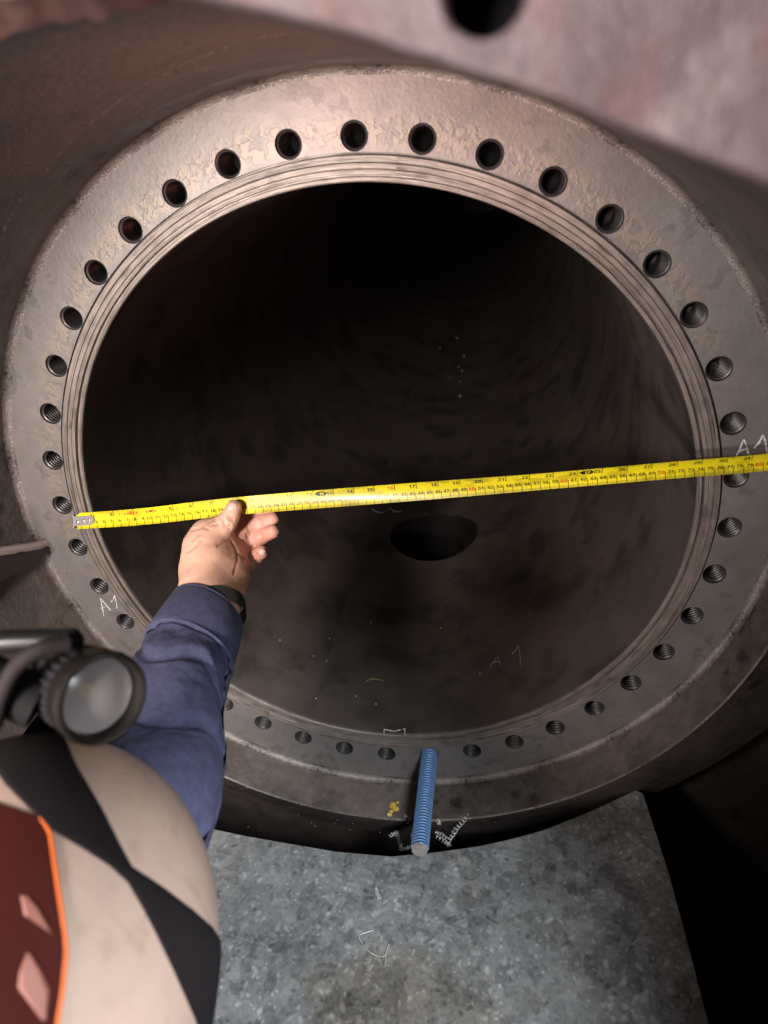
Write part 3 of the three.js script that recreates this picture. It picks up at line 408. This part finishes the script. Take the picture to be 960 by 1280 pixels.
// ---------------------------------------------------------------- person: hand, arm, body
const person = thing('person', 'person in a navy work coverall reaching in to press the tape', 'person');
{
  const j = (x, y, z, r) => [onZ(x, y, z), r];
  const zt = 0.030;
  const bones = [
    { k: 0.012, c: chain(j(258, 760, 0.150, 0.0275), j(256, 735, 0.120, 0.0275), j(262, 705, 0.090, 0.026), j(262, 690, 0.078, 0.0225)) },
    { k: 0.014, c: chain(j(272, 762, 0.150, 0.023), j(284, 740, 0.112, 0.0195), j(291, 722, 0.085, 0.019), j(293, 706, 0.068, 0.0165)) },
    { k: 0.014, c: chain(j(280, 720, 0.09, 0.02), j(281, 690, 0.062, 0.017), j(277, 668, 0.045, 0.014)) },
    { k: 0.012, c: chain(j(243, 712, 0.100, 0.0165), j(246, 682, 0.078, 0.0150), j(257, 664, 0.062, 0.0140)) },
    { k: 0.010, c: chain(j(257, 672, 0.066, 0.0165), j(276, 660, 0.056, 0.0122), j(283, 653, 0.052, 0.0114), j(288.5, 644, 0.046, 0.0100), j(292.5, 634.5, zt + 0.0105, 0.0090)) },
    { k: 0.004, c: chain(j(280, 668, 0.042, 0.0118), j(306, 648, 0.006, 0.0095), j(326, 638, 0.0, 0.0088), j(340, 634, 0.004, 0.0078)) },
    { k: 0.004, c: chain(j(286, 680, 0.050, 0.0120), j(309, 662, 0.022, 0.0098), j(327, 653, 0.014, 0.0092), j(341, 648.5, 0.016, 0.0080)) },
    { k: 0.004, c: chain(j(293, 695, 0.056, 0.0118), j(307, 680, 0.030, 0.0100), j(325, 671.5, 0.026, 0.0092), j(341, 664.5, 0.030, 0.0082)) },
    { k: 0.004, c: chain(j(300, 712, 0.064, 0.0115), j(312, 703, 0.042, 0.0094), j(320, 696, 0.042, 0.0088), j(326.5, 690.5, 0.050, 0.0082)) },
  ];
  const hf = (x, y, z) => { let d = 9; for (const b of bones) { let e = 9; for (const c of b.c) e = smin(e, cap(x, y, z, c), 0.004); d = d > 8 ? e : smin(d, e, b.k); } return d; };
  // forearm, shoulder, neck and head carry on from the hand as one surface
  const V = (x, y, z) => new THREE.Vector3(x, y, z);
  const HC = V(-0.137, -0.05, 0.53), neck = V(-0.19, -0.2, 0.62);
  const shoulder = V(-0.33, -0.24, 0.62), under = onZ(150, 1080, 0.45);
  const body = [...chain([onZ(258, 764, 0.152), 0.025], [onZ(240, 812, 0.20), 0.028], [onZ(219, 862, 0.258), 0.03], [onZ(198, 965, 0.35), 0.032], [onZ(170, 1040, 0.41), 0.034], [shoulder.clone().lerp(under, 0.5), 0.036], [shoulder, 0.045], [V(-0.24, -0.25, 0.66), 0.05], [neck, 0.052], [HC, 0.05]),
    ...chain([HC.clone().add(V(0, 0.03, 0)), 0.085], [HC.clone().add(V(0, -0.05, -0.03)), 0.062]), ...chain([HC.clone().add(V(0, 0, -0.085)), 0.012], [HC.clone().add(V(0, -0.028, -0.1)), 0.014]), ...chain([HC.clone().add(V(-0.083, -0.02, 0.01)), 0.012], [HC.clone().add(V(-0.083, 0.012, 0.016)), 0.014]), ...chain([HC.clone().add(V(0.083, -0.02, 0.01)), 0.012], [HC.clone().add(V(0.083, 0.012, 0.016)), 0.014])];
  const bf = (x, y, z) => { let d = 9; for (const c of body) d = smin(d, cap(x, y, z, c), 0.02); return d; };
  const hand = sdfMesh((x, y, z) => (z > 0.24 ? bf(x, y, z) : z < 0.1 ? hf(x, y, z) : smin(hf(x, y, z), bf(x, y, z), 0.006)), [-0.42, -0.34, -0.04], [-0.02, 0.12, 0.75], 0.0022);
  // creases press into the skin along these lines; tone varies with blood under the skin
  const crease = [[[251, 660], [262, 653], [269, 650]], [[240, 663], [252, 660], [262, 661]], [[240, 676], [247, 670], [252, 666]], [[288, 674], [296, 688], [297, 702], [292, 718]], [[272, 682], [281, 677], [288, 674]], [[296, 671], [306, 677]], [[308, 667], [312, 678], [316, 684]], [[312, 690], [321, 705]], [[277, 652], [283, 657], [288, 656]], [[276, 648], [282, 653]], [[248, 735], [268, 742], [283, 745]], [[295, 690], [308, 700]], [[326, 647], [328, 656]], [[326, 665], [329, 674]], [[309, 658], [312, 667]], [[319, 690], [325, 696]], [[280, 658], [287, 661]], [[286, 645], [291, 647]], [[285, 648], [290, 650]], [[262, 657], [274, 655]], [[234, 690], [244, 684], [252, 675]], [[256, 748], [276, 752]]];
  const segD = (px, py, l) => { let m = 99; for (let i = 0; i + 1 < l.length; i++) { const [ax, ay] = l[i], [bx, by] = l[i + 1], dx = bx - ax, dy = by - ay, t = clamp(((px - ax) * dx + (py - ay) * dy) / (dx * dx + dy * dy)); m = Math.min(m, Math.hypot(px - ax - dx * t, py - ay - dy * t)); } return m; };
  const hp = hand.attributes.position, hn = hand.attributes.normal, col = new Float32Array(hp.count * 3), huv = new Float32Array(hp.count * 2);
  for (let i = 0; i < hp.count; i++) {
    const p = new THREE.Vector3(hp.getX(i), hp.getY(i), hp.getZ(i)), n = new THREE.Vector3(hn.getX(i), hn.getY(i), hn.getZ(i)), [px, py] = toPx(p);
    let cr = 0; if (n.dot(EYE.clone().sub(p)) > 0) for (const l of crease) cr = Math.max(cr, 1 - sst(0, 1.9, segD(px, py, l)));
    p.addScaledVector(n, -0.0013 * cr + 0.0007 * (fbm(px / 7 + 9, py / 7 + 9, 512, 3, 71) - 0.5)); hp.setXYZ(i, p.x, p.y, p.z);
    const red = clamp(sst(280, 330, px) * 0.8 + 0.5 * (fbm(px / 14, py / 14, 512, 3, 3) - 0.4)) , br = 0.9 + 0.2 * fbm(px / 9, py / 9, 512, 3, 9);
    const mole = 1 - sst(0.7, 1.6, Math.hypot(px - 235.3, py - 715.5));
    col.set([mix(0.68, 0.62, red) * br * (1 - 0.28 * cr) * (1 - 0.4 * mole), mix(0.40, 0.29, red) * br * (1 - 0.38 * cr) * (1 - 0.6 * mole), mix(0.295, 0.225, red) * br * (1 - 0.38 * cr) * (1 - 0.6 * mole)], i * 3);
    huv[i * 2] = (p.x + p.z * 0.5) / 0.06; huv[i * 2 + 1] = (p.y + p.z * 0.3) / 0.06;
  }
  hand.setAttribute('color', new THREE.BufferAttribute(col, 3)); hand.setAttribute('uv', new THREE.BufferAttribute(huv, 2)); hand.computeVertexNormals();
  const skin = phy({ vertexColors: true, roughness: 0.5, bumpMap: T.skinB, bumpScale: 0.00035, sheen: 0.2, sheenRoughness: 0.5 });
  mesh('body', hand, skin, person);
  const nailM = phy({ color: rgb(0.66, 0.43, 0.36), roughness: 0.3, clearcoat: 0.4 });
  const nail = (px, py, d, sx, sy, dirx, diry) => { const p = at(px, py, d), n = EYE.clone().sub(p).normalize(), u = RGT.clone().multiplyScalar(dirx).addScaledVector(UPV, diry).normalize(), s = new THREE.Vector3().crossVectors(u, n).normalize(), nn = new THREE.Vector3().crossVectors(s, u); const g = new THREE.SphereGeometry(1, 20, 12).scale(sx, sy, 0.0028); g.applyMatrix4(new THREE.Matrix4().makeBasis(s, u, nn).setPosition(p)); mesh('nail', g, nailM, person); };
  const dT = at(0, 0, 0) && onZ(292.5, 634.5, zt + 0.0105), depT = dT.clone().sub(EYE).dot(FWD);
  nail(290.5, 636.5, depT - 0.0072, 0.0058, 0.0078, 0.32, 0.95);
  const dP = onZ(326.5, 690.5, 0.05), depP = dP.clone().sub(EYE).dot(FWD); nail(327.5, 690, depP - 0.0066, 0.0042, 0.0045, 0.7, 0.6);

  // sleeve: a tube of cloth with cuff, seam and folds
  const navy = std({ map: rep(T.cloth, 2, 3), bumpMap: rep(T.twill, 13, 20), bumpScale: 0.00022, roughness: 0.9 });
  const cl = [onZ(258, 768, 0.150), onZ(247, 792, 0.180), onZ(236, 817, 0.206), onZ(219, 862, 0.258), onZ(207, 910, 0.305), onZ(198, 965, 0.35), onZ(170, 1040, 0.41), shoulder.clone().lerp(onZ(150, 1080, 0.45), 0.5), shoulder];
  const cc = new THREE.CatmullRomCurve3(cl, false, 'centripetal'), len = cc.getLength(), fr = [];
  let side = RGT.clone(); const NS = 260; for (let i = 0; i <= NS; i++) { const p = cc.getPointAt(i / NS), t = cc.getTangentAt(i / NS); side = side.clone().addScaledVector(t, -side.dot(t)).normalize(); fr.push([p, side, new THREE.Vector3().crossVectors(t, side).normalize()]); }
  const CUFF = 0.058;
  const rad = (s, a) => {   // s metres from the cuff's end, a round the arm
    const base = s < CUFF ? mix(0.0415, 0.0475, s / CUFF) : mix(0.0445, 0.052, sst(CUFF, 0.25, s));
    let r = base;
    if (s >= CUFF) {
      const d = s - CUFF;
      r += 0.0036 * Math.exp(-d / 0.016) * (Math.abs(Math.sin(a * 4.5 + 1.2 * Math.sin(a * 2))) - 0.5);                       // gathers under the cuff seam
      r += 0.0042 * sst(0, 0.02, d) * (fbm(a * 1.1 + d * 16 + 40, d * 22 - a * 0.9 + 40, 512, 3, 7) - 0.5) * 2;  // broad folds
      const f = Math.abs(((d * 15 + a * 0.55 + 0.4 * Math.sin(a * 2 + d * 9)) % 1 + 1) % 1 - 0.5) * 2; r += 0.0062 * sst(0.008, 0.03, d) * (sst(0.0, 0.32, f) - 0.75) * (0.4 + fbm(a * 1.3 + 20, d * 14 + 20, 512, 2, 47));  // slanting creases
      r += 0.0016 * (fbm(a * 6 + 9, d * 90 + 9, 512, 3, 17) - 0.5);
      r -= 0.0028 * Math.exp(-((d / 0.003) ** 2));
    } else r += 0.0012 * (fbm(a * 2 + 9, s * 40 + 9, 512, 3, 27) - 0.5) - 0.001 * Math.exp(-(((s - 0.004) / 0.0012) ** 2)) - 0.001 * Math.exp(-(((s - CUFF + 0.005) / 0.0014) ** 2));
    return r;
  };
  const surf = (s, a, off = 0) => { const q = clamp(s / len) * NS, i = Math.min(NS - 1, Math.floor(q)), t = q - i, p = fr[i][0].clone().lerp(fr[i + 1][0], t), x = fr[i][1].clone().lerp(fr[i + 1][1], t), y = fr[i][2].clone().lerp(fr[i + 1][2], t), r = rad(s, a) + off; const tg = new THREE.Vector3().crossVectors(x, y); return p.addScaledVector(x, r * Math.cos(a)).addScaledVector(y, r * Math.sin(a) * 0.94).addScaledVector(tg, 0.012 * Math.cos(a) * (1 - sst(0.04, 0.16, s))); };
  const slv = mesh('sleeve', grid(140, 320, (u, v) => surf(mix(CUFF, len, v), u * Math.PI * 2), 0.3, len), navy, person);
  const cuff = mesh('cuff', mergeGeometries([grid(140, 60, (u, v) => surf(mix(0, CUFF + 0.003, v), u * Math.PI * 2, 0.0016), 0.3, CUFF), grid(140, 2, (u, v) => surf(0.0, u * Math.PI * 2, mix(0.0016, -0.0016, v)), 0.3, 0.004), grid(140, 20, (u, v) => surf(mix(0, CUFF, v), u * Math.PI * 2, -0.0016), 0.3, CUFF)]), navy, slv);
  const st = std({ color: rgb(0.07, 0.075, 0.17), roughness: 0.9 }), stitch = (s, off) => { const gs = []; for (let k = 0; k < 110; k++) { const a = k / 110 * Math.PI * 2; gs.push(tube([surf(s, a, off), surf(s, a + 0.018, off + 0.0004), surf(s, a + 0.036, off)], 0.00042, 3, 5)); } return mergeGeometries(gs); };
  mesh('stitching', stitch(CUFF - 0.004, 0.0018), st, slv); 
  // wrist watch strap between the heel of the hand and the cuff
  const wt = mesh('watch_strap', grid(80, 6, (u, v) => { const c = onZ(265, 757, 0.143), t = onZ(258, 735, 0.12).sub(onZ(260, 775, 0.162)).normalize(), x = RGT.clone().addScaledVector(t, -RGT.dot(t)).normalize(), y = new THREE.Vector3().crossVectors(t, x), a = u * Math.PI * 2; return c.addScaledVector(t, (v - 0.5) * 0.020 - 0.0095).addScaledVector(x, (0.0350 + 0.0006 * Math.sin(v * Math.PI)) * Math.cos(a)).addScaledVector(y, 0.031 * Math.sin(a)); }), std({ color: rgb(0.02, 0.021, 0.024), roughness: 0.5 }), person);
  for (let k = 0; k < 5; k++) { const p = at(275.5 + k * 3.1, 758 + k * 3.6, 0.772 + 0.0), b = mesh('strap_link', new RoundedBoxGeometry(0.0026, 0.007, 0.0016, 2, 0.0005), std({ color: rgb(0.07, 0.075, 0.085), roughness: 0.4 }), wt); b.position.copy(p); b.lookAt(EYE); b.rotateZ(0.6); if (k) b.name = 'strap_link_00' + k; }
  // rest of the coverall, mostly out of the picture behind the hat
  const cov = [...chain([shoulder, 0.07], [V(-0.3, -0.28, 0.74), 0.1], [V(-0.08, -0.3, 0.82), 0.09], [V(0.0, -0.36, 0.84), 0.065]), ...chain([V(-0.19, -0.26, 0.72), 0.1], [V(-0.23, -0.55, 0.92), 0.14], [V(-0.25, -0.8, 1.0), 0.15]), ...chain([V(-0.33, -0.85, 1.0), 0.085], [V(-0.34, -1.14, 0.95), 0.065], [V(-0.34, -1.41, 1.02), 0.045]), ...chain([V(-0.16, -0.85, 1.0), 0.085], [V(-0.14, -1.14, 0.95), 0.065], [V(-0.14, -1.41, 1.02), 0.045]), ...chain([V(0.0, -0.36, 0.84), 0.06], [V(0.03, -0.6, 0.9), 0.05], [V(-0.05, -0.78, 0.82), 0.045])];
  const cf = (x, y, z) => { let d = 9; cov.forEach((c) => { d = smin(d, cap(x, y, z, c), 0.05); }); return d; };
  const cg = sdfMesh(cf, [-0.55, -1.48, 0.5], [0.2, -0.08, 1.25], 0.018), cu = new Float32Array(cg.attributes.position.count * 2); for (let i = 0; i < cu.length / 2; i++) { cu[i * 2] = cg.attributes.position.getX(i) * 2; cu[i * 2 + 1] = cg.attributes.position.getY(i) * 2; } cg.setAttribute('uv', new THREE.BufferAttribute(cu, 2));
  mesh('coverall', cg, navy, person);
}

// ---------------------------------------------------------------- hard hat and head lamp
const HAT = new THREE.Vector3(-0.1372, -0.0127, 0.5314), HX = [0.112, 0.135, 0.145];
function onHat(px, py, off = 0) {     // where the sight line meets the shell (or its edge), pushed out by off
  const d = ray(px, py), o = EYE.clone().sub(HAT), D = new THREE.Vector3(d.x / HX[0], d.y / HX[1], d.z / HX[2]), O = new THREE.Vector3(o.x / HX[0], o.y / HX[1], o.z / HX[2]);
  const a = D.dot(D), b = 2 * D.dot(O), c = O.dot(O) - 1, q = b * b - 4 * a * c, t = q > 0 ? (-b - Math.sqrt(q)) / (2 * a) : -b / (2 * a);
  const h = O.addScaledVector(D, t).normalize(), n = new THREE.Vector3(h.x / HX[0], h.y / HX[1], h.z / HX[2]).normalize();
  return new THREE.Vector3(h.x * HX[0], h.y * HX[1], h.z * HX[2]).add(HAT).addScaledVector(n, off);
}
function patch(la, lb, off, nu = 60, nv = 14, thick = 0) {   // band on the shell between two lines, with its edges turned down to the shell
  return grid(nu, nv + 2, (u, v) => { const k = clamp((v * (nv + 2) - 1) / nv), a = poly(la, u), b = poly(lb, u), e = v === 0 || v === 1 ? -0.0005 : off; return onHat(mix(a[0], b[0], k), mix(a[1], b[1], k), e); }, 0.3, 0.04);
}
{
  const hat = thing('hard_hat', 'cream hard hat worn by the person reaching in, with dark strap', 'hard hat');
  const g = grid(96, 48, (u, v) => { const a = u * Math.PI * 2, e = mix(-0.42, Math.PI / 2, v); return new THREE.Vector3(HAT.x + HX[0] * Math.cos(e) * Math.cos(a), HAT.y + HX[1] * Math.sin(e), HAT.z + HX[2] * Math.cos(e) * Math.sin(a)); }, 1, 1);
  const brim = grid(96, 8, (u, v) => { const a = u * Math.PI * 2, e = -0.42, k = Math.sin(v * Math.PI * 2) * 0.003, m = 0.98 + 0.0 * v; return new THREE.Vector3(HAT.x + (HX[0] * Math.cos(e) * m + k) * Math.cos(a), HAT.y + HX[1] * Math.sin(e) - 0.004 + 0.004 * Math.cos(v * Math.PI * 2), HAT.z + (HX[2] * Math.cos(e) * m + k) * Math.sin(a)); });
  const cream = phy({ map: rep(T.grime, 2, 1), color: rgb(0.72, 0.525, 0.43), roughness: 0.42, clearcoat: 0.25, clearcoatRoughness: 0.45, bumpMap: rep(T.steelB, 2, 1), bumpScale: 0.0002 });
  mesh('shell', g, cream, hat); mesh('rim', brim, cream, hat);
  const up = [[40, 850], [75, 915], [94, 960], [125, 1013], [147, 1057], [162, 1085], [200, 1110], [237, 1138], [262, 1160], [272, 1176], [274, 1230], [274, 1290], [272, 1330]];
  const dn = [[-30, 900], [-15, 950], [6, 980], [31, 1006], [62, 1037], [103, 1061], [137, 1083], [159, 1103], [175, 1130], [194, 1166], [216, 1212], [244, 1275], [262, 1330]];
  // pair the two edges point by point
  const band = grid(120, 16, (u, v) => { const k = clamp((v * 16 - 1) / 14), q = u * 12, i = Math.min(11, Math.floor(q)), t = q - i, a = [mix(up[i][0], up[i + 1][0], t), mix(up[i][1], up[i + 1][1], t)], b = [mix(dn[i][0], dn[i + 1][0], t), mix(dn[i][1], dn[i + 1][1], t)]; return onHat(mix(a[0], b[0], k), mix(a[1], b[1], k), v === 0 || v === 1 ? 0.0002 : 0.0022 + 0.0012 * Math.sin(k * Math.PI)); }, 0.3, 0.03);
  mesh('strap', band, M.blackMatt, hat).userData.label = 'wide black elastic strap folded over the shell';
  const edge = [[50, 1022], [62, 1042], [66, 1070], [73, 1120], [80, 1165], [82, 1190], [78, 1232], [70, 1285], [62, 1330]];
  const left = edge.map(([x, y]) => [-40, y - 30]);
  mesh('sticker', patch(left, edge, 0.0008), phy({ color: rgb(0.048, 0.008, 0.006), roughness: 0.75, specularIntensity: 0.25, bumpMap: rep(T.twill, 12, 12), bumpScale: 0.0003 }), hat).userData.label = 'dark maroon panel on the left of the shell';
  mesh('orange_edge', patch(edge.map(([x, y]) => [x - 2.6, y]), edge.map(([x, y]) => [x + 2.6, y]), 0.0013, 80, 4), std({ color: rgb(0.6, 0.12, 0.012), roughness: 0.5 }), hat);
  const dia = std({ color: rgb(0.26, 0.1, 0.075), roughness: 0.5 });
  const d1 = mesh('marking', patch([[25, 1121], [27, 1130], [30, 1145]], [[33, 1121], [48, 1138], [66, 1170]].map(([x, y]) => [x, y]), 0.0013, 16, 6), dia, hat);
  mesh('marking', patch([[33, 1192], [24, 1215], [22, 1235], [52, 1275]], [[36, 1193], [50, 1213], [61, 1238], [56, 1275]], 0.0013, 24, 6), dia, hat).name = 'marking_001';
}
{
  const dep = 0.40, C = at(131, 874, dep), A = RGT.clone().multiplyScalar(0.74).addScaledVector(FWD, -0.66).addScaledVector(UPV, -0.06).normalize();
  const X = new THREE.Vector3().crossVectors(UPV, A).normalize(), Y = new THREE.Vector3().crossVectors(A, X).normalize();
  const lamp = thing('head_lamp', 'black round head lamp clipped to the front of the hard hat', 'head lamp', [C.x, C.y, C.z]);
  const Mx = new THREE.Matrix4().makeBasis(X, Y, A), q = new THREE.Quaternion().setFromRotationMatrix(Mx); lamp.quaternion.copy(q);
  const lathe = (pts) => new THREE.LatheGeometry(pts.map(([r, z]) => new THREE.Vector2(r, z)), 72).rotateX(Math.PI / 2);
  const R = 0.0262;
  mesh('bezel', lathe([[R - 0.0012, -0.016], [R, -0.0145], [R + 0.0006, -0.004], [R, -0.0008], [R - 0.0012, 0], [R - 0.003, -0.0006], [R - 0.0036, -0.003], [R - 0.0042, -0.0105]]), phy({ color: rgb(0.008, 0.0065, 0.0055), roughness: 0.34, specularIntensity: 0.35, bumpMap: rep(T.steelB, 4, 2), bumpScale: 0.0006 }), lamp);
  const rb = []; for (let k = 0; k <= 144; k++) { } 
  const bar = grid(144, 10, (u, v) => { const a = u * Math.PI * 2, z = mix(-0.016, -0.05, v), rr = mix(R - 0.0008, R - 0.003, v) + 0.0007 * Math.sign(Math.sin(a * 30)) * sst(0.05, 0.1, v) * (1 - sst(0.6, 0.7, v)); return new THREE.Vector3(rr * Math.cos(a), rr * Math.sin(a), z); });
  mesh('barrel', mergeGeometries([bar, new THREE.CircleGeometry(R - 0.003, 48).rotateY(Math.PI).translate(0, 0, -0.05)]), std({ color: rgb(0.012, 0.012, 0.014), roughness: 0.4 }), lamp);
  mesh('reflector', lathe([[0.0035, -0.024], [0.009, -0.021], [0.016, -0.0155], [R - 0.0045, -0.0102]]), std({ color: rgb(0.85, 0.78, 0.77), roughness: 0.4, metalness: 0.1, bumpMap: rep(T.steelB, 3, 2), bumpScale: 0.002 }), lamp);
  mesh('led', new THREE.CylinderGeometry(0.0042, 0.0045, 0.002, 24).rotateX(Math.PI / 2).translate(0, 0, -0.0225), std({ color: rgb(0.6, 0.5, 0.2), roughness: 0.5 }), lamp);
  mesh('lens', new THREE.SphereGeometry(0.045, 40, 12, 0, Math.PI * 2, 0, Math.asin((R - 0.0044) / 0.045)).rotateX(Math.PI / 2).translate(0, 0, -0.045 * Math.cos(Math.asin((R - 0.0044) / 0.045)) - 0.010), phy({ color: rgb(0.85, 0.8, 0.8), transmission: 0.75, thickness: 0, roughness: 0.25, clearcoat: 1, clearcoatRoughness: 0.1 }), lamp);
  const inv = new THREE.Matrix4().compose(C, q, new THREE.Vector3(1, 1, 1)).invert(), P = (x, y, d) => at(x, y, d).applyMatrix4(inv);
  const gl = phy({ color: rgb(0.008, 0.008, 0.009), roughness: 0.35, specularIntensity: 0.4 });
  mesh('bracket', mergeGeometries([tube([P(-60, 808, 0.40), P(20, 801, 0.402), P(86, 800, 0.405)], 0.0065, 24, 12), new THREE.SphereGeometry(0.0075, 16, 12).translate(...P(88, 801, 0.405).toArray())]), gl, lamp);
  mesh('hinge_arm', tube([P(86, 803, 0.398), P(50, 812, 0.39), P(22, 832, 0.387), P(4, 864, 0.387), P(-10, 910, 0.39)], 0.0048, 40, 12), phy({ color: rgb(0.016, 0.013, 0.014), roughness: 0.7, specularIntensity: 0.25 }), lamp);
  mesh('mount', tube([P(-50, 835, 0.41), P(10, 862, 0.405), P(50, 878, 0.408)], 0.015, 30, 14), M.black, lamp);
}

// ---------------------------------------------------------------- swarf, chips, grease
{
  const sm = std({ color: rgb(0.75, 0.73, 0.7), roughness: 0.3, metalness: 0.4 });
  const curl = (pts, r, turns, w) => { const c = new THREE.CatmullRomCurve3(pts), n = turns * 12, out = []; let s = new THREE.Vector3(0.3, 1, 0.2); for (let i = 0; i <= n; i++) { const t = i / n, p = c.getPoint(t), d = c.getTangent(t); s = s.clone().addScaledVector(d, -s.dot(d)).normalize(); const b = new THREE.Vector3().crossVectors(d, s), a = t * turns * Math.PI * 2, rr = r * (0.75 + 0.5 * hash2(Math.floor(i / 12), turns, 3)); out.push(p.addScaledVector(s, rr * Math.cos(a)).addScaledVector(b, rr * Math.sin(a))); } return new THREE.TubeGeometry(new THREE.CatmullRomCurve3(out), n * 2, w, 5); };
  // resting on the sloping front of the hub
  const onCone = (x, y) => { let lo = 0.3, hi = 1.6; const f = (t) => { const p = at(x, y, t), r = Math.hypot(p.x, p.y); return r < 0.4578 ? r - 0.4565 : p.z - (0.0672 - (r - 0.4578) * 0.599) > 0 ? -1 : 1; }; for (let t = 0.6; t < 1.5; t += 0.002) { const p = at(x, y, t), r = Math.hypot(p.x, p.y), zc = 0.0672 - (r - 0.4578) * 0.599; if ((p.z < 0.065 && r > 0.4562) || (r > 0.4578 && p.z < zc)) return at(x, y, t - 0.004); } return at(x, y, 0.95); };
  const G = 'steel swarf curls beside the blue stud', Ls = ['long straight steel swarf curl stretching away right of the blue stud', 'thick swarf curl running down to the right from the stud end', 'short swarf curl just right of the stud, above the thick one', 'lowest swarf curl on the left of the stud', 'leftmost small knotted swarf curl beside the blue stud', 'flat swarf curl touching the stud tip on its left', 'highest loose swarf ring left of the blue stud', 'narrow swarf curl tight against the left side of the stud', 'small swarf ring high on the right side of the stud']; let ns = 0;
  for (const [pts, turns, r] of [[[[560, 1052], [572, 1034], [586, 1018]], 9, 0.0026], [[[545, 1045], [556, 1052], [562, 1058]], 6, 0.0024], [[[544, 1040], [551, 1043], [559, 1049]], 5, 0.002], [[[497, 1043], [500, 1053], [501, 1064]], 6, 0.0022], [[[488, 1044], [493, 1042], [498, 1041]], 4, 0.0026], [[[503, 1061], [508, 1060], [512, 1059]], 4, 0.002], [[[507, 1019], [509, 1024], [513, 1029]], 3, 0.0034], [[[510, 1036], [513, 1043], [516, 1050]], 5, 0.0018], [[[546, 1024], [548, 1027], [549, 1031]], 3, 0.0022]])
    tag(mesh('swarf_curl', curl(pts.map(([x, y]) => onCone(x, y)), r, turns, 0.0007), sm), Ls[ns++], 'swarf', G);
  tag(mesh('swarf_curl', curl([onY(470, 1109, YP + 0.003), onY(471.5, 1116, YP + 0.003), onY(475, 1123, YP + 0.003)], 0.002, 6, 0.0005), sm), 'short curl of swarf lying on the galvanised plate near the flange', 'swarf');
  tag(mesh('bent_wire', tube([[466, 1163], [449, 1170], [452, 1178], [462, 1190], [472, 1195], [480, 1195], [484, 1186], [486, 1180], [483, 1190], [481, 1206]].map(([x, y], i) => onY(x, y, YP + 0.0012 + 0.002 * (i % 2))), 0.00055, 80, 6), sm), 'long bent wire shaving lying on the galvanised plate', 'wire');
  const hair = std({ color: rgb(0.3, 0.29, 0.27), roughness: 0.5 });
  tag(mesh('fibre', tube([[465, 636], [472, 640], [480, 640], [488, 635], [492, 639], [502, 639]].map(([x, y]) => onCyl(x, y, 0.3595)), 0.0008, 40, 5), hair), 'thin pale fibre on the bore floor just below the tape', 'fibre');
  tag(mesh('fibre', tube([[456, 853], [463, 849], [472, 849], [479, 851]].map(([x, y]) => onCyl(x, y, 0.3597)), 0.0006, 30, 5), std({ color: rgb(0.35, 0.3, 0.12), roughness: 0.6 })), 'short yellowish fibre on the lower bore floor', 'fibre');
  const chipG = new THREE.IcosahedronGeometry(1, 0), chips = [];
  for (const [x, y, s] of [[571, 422, 2.4], [550, 434, 1.8], [580, 445, 2.6], [573, 458, 2], [578, 463, 2.4], [575, 477, 2], [563, 472, 1.6], [575, 495, 2.6], [583, 410, 1.4]]) { const p = onCyl(x, y, 0.358); chips.push(chipG.clone().scale(0.0014 * s, 0.0007 * s, 0.002 * s).rotateY(rnd() * 3).translate(p.x, p.y, p.z)); }
  for (const [x, y] of [[392, 820], [408, 826], [412, 798], [445, 870], [464, 778], [395, 873], [350, 800], [470, 880], [551, 785], [600, 842]]) { const p = onCyl(x, y, 0.3595); chips.push(chipG.clone().scale(0.0010, 0.0008, 0.0012).rotateY(rnd() * 3).translate(p.x, p.y, p.z)); }
  const ch = mesh('metal_chips', mergeGeometries(chips), std({ color: rgb(0.75, 0.73, 0.7), roughness: 0.35, metalness: 0.2 })); ch.userData.kind = 'stuff'; tag(ch, 'tiny bright metal chips scattered on the bore floor', 'metal chips');
  // flecks on the hub beside the stud
  const fl = []; for (let k = 0; k < 30; k++) { const x = 300 + rnd() * 330, y = 975 + rnd() * 70, p = onCone(x, y); fl.push(chipG.clone().scale(0.0003 + rnd() * 0.0005, 0.0004, 0.0004 + rnd() * 0.0007).rotateY(rnd() * 3).translate(p.x, p.y - 0.002, p.z - 0.002)); }
  const fc = mesh('metal_flecks', mergeGeometries(fl), std({ color: rgb(0.5, 0.48, 0.45), roughness: 0.4, metalness: 0.4 })); fc.userData.kind = 'stuff'; tag(fc, 'fine bright metal flecks on the hub around the blue stud', 'metal flecks');
  const gp = []; for (const [x, y, s] of [[491, 1007, 0.0042], [495, 1011, 0.0034], [487, 1018, 0.003], [497, 1003, 0.002], [489, 1014, 0.0025]]) { const b = new THREE.IcosahedronGeometry(s, 3), a = b.attributes.position; for (let i = 0; i < a.count; i++) { const n = 1 + 1.3 * (fbm(a.getX(i) * 900 + 30, a.getY(i) * 900 + a.getZ(i) * 500 + 30, 512, 2, 6) - 0.5); a.setXYZ(i, a.getX(i) * n, a.getY(i) * n * 0.7, a.getZ(i) * n); } b.computeVertexNormals(); const p = onCone(x, y); gp.push(b.translate(p.x, p.y, p.z)); }
  tag(mesh('grease_blob', mergeGeometries(gp), phy({ color: rgb(0.5, 0.36, 0.06), roughness: 0.35, clearcoat: 0.3 })), 'yellow blob of thread grease left of the blue stud', 'grease');
}

renderer.render(scene, camera);
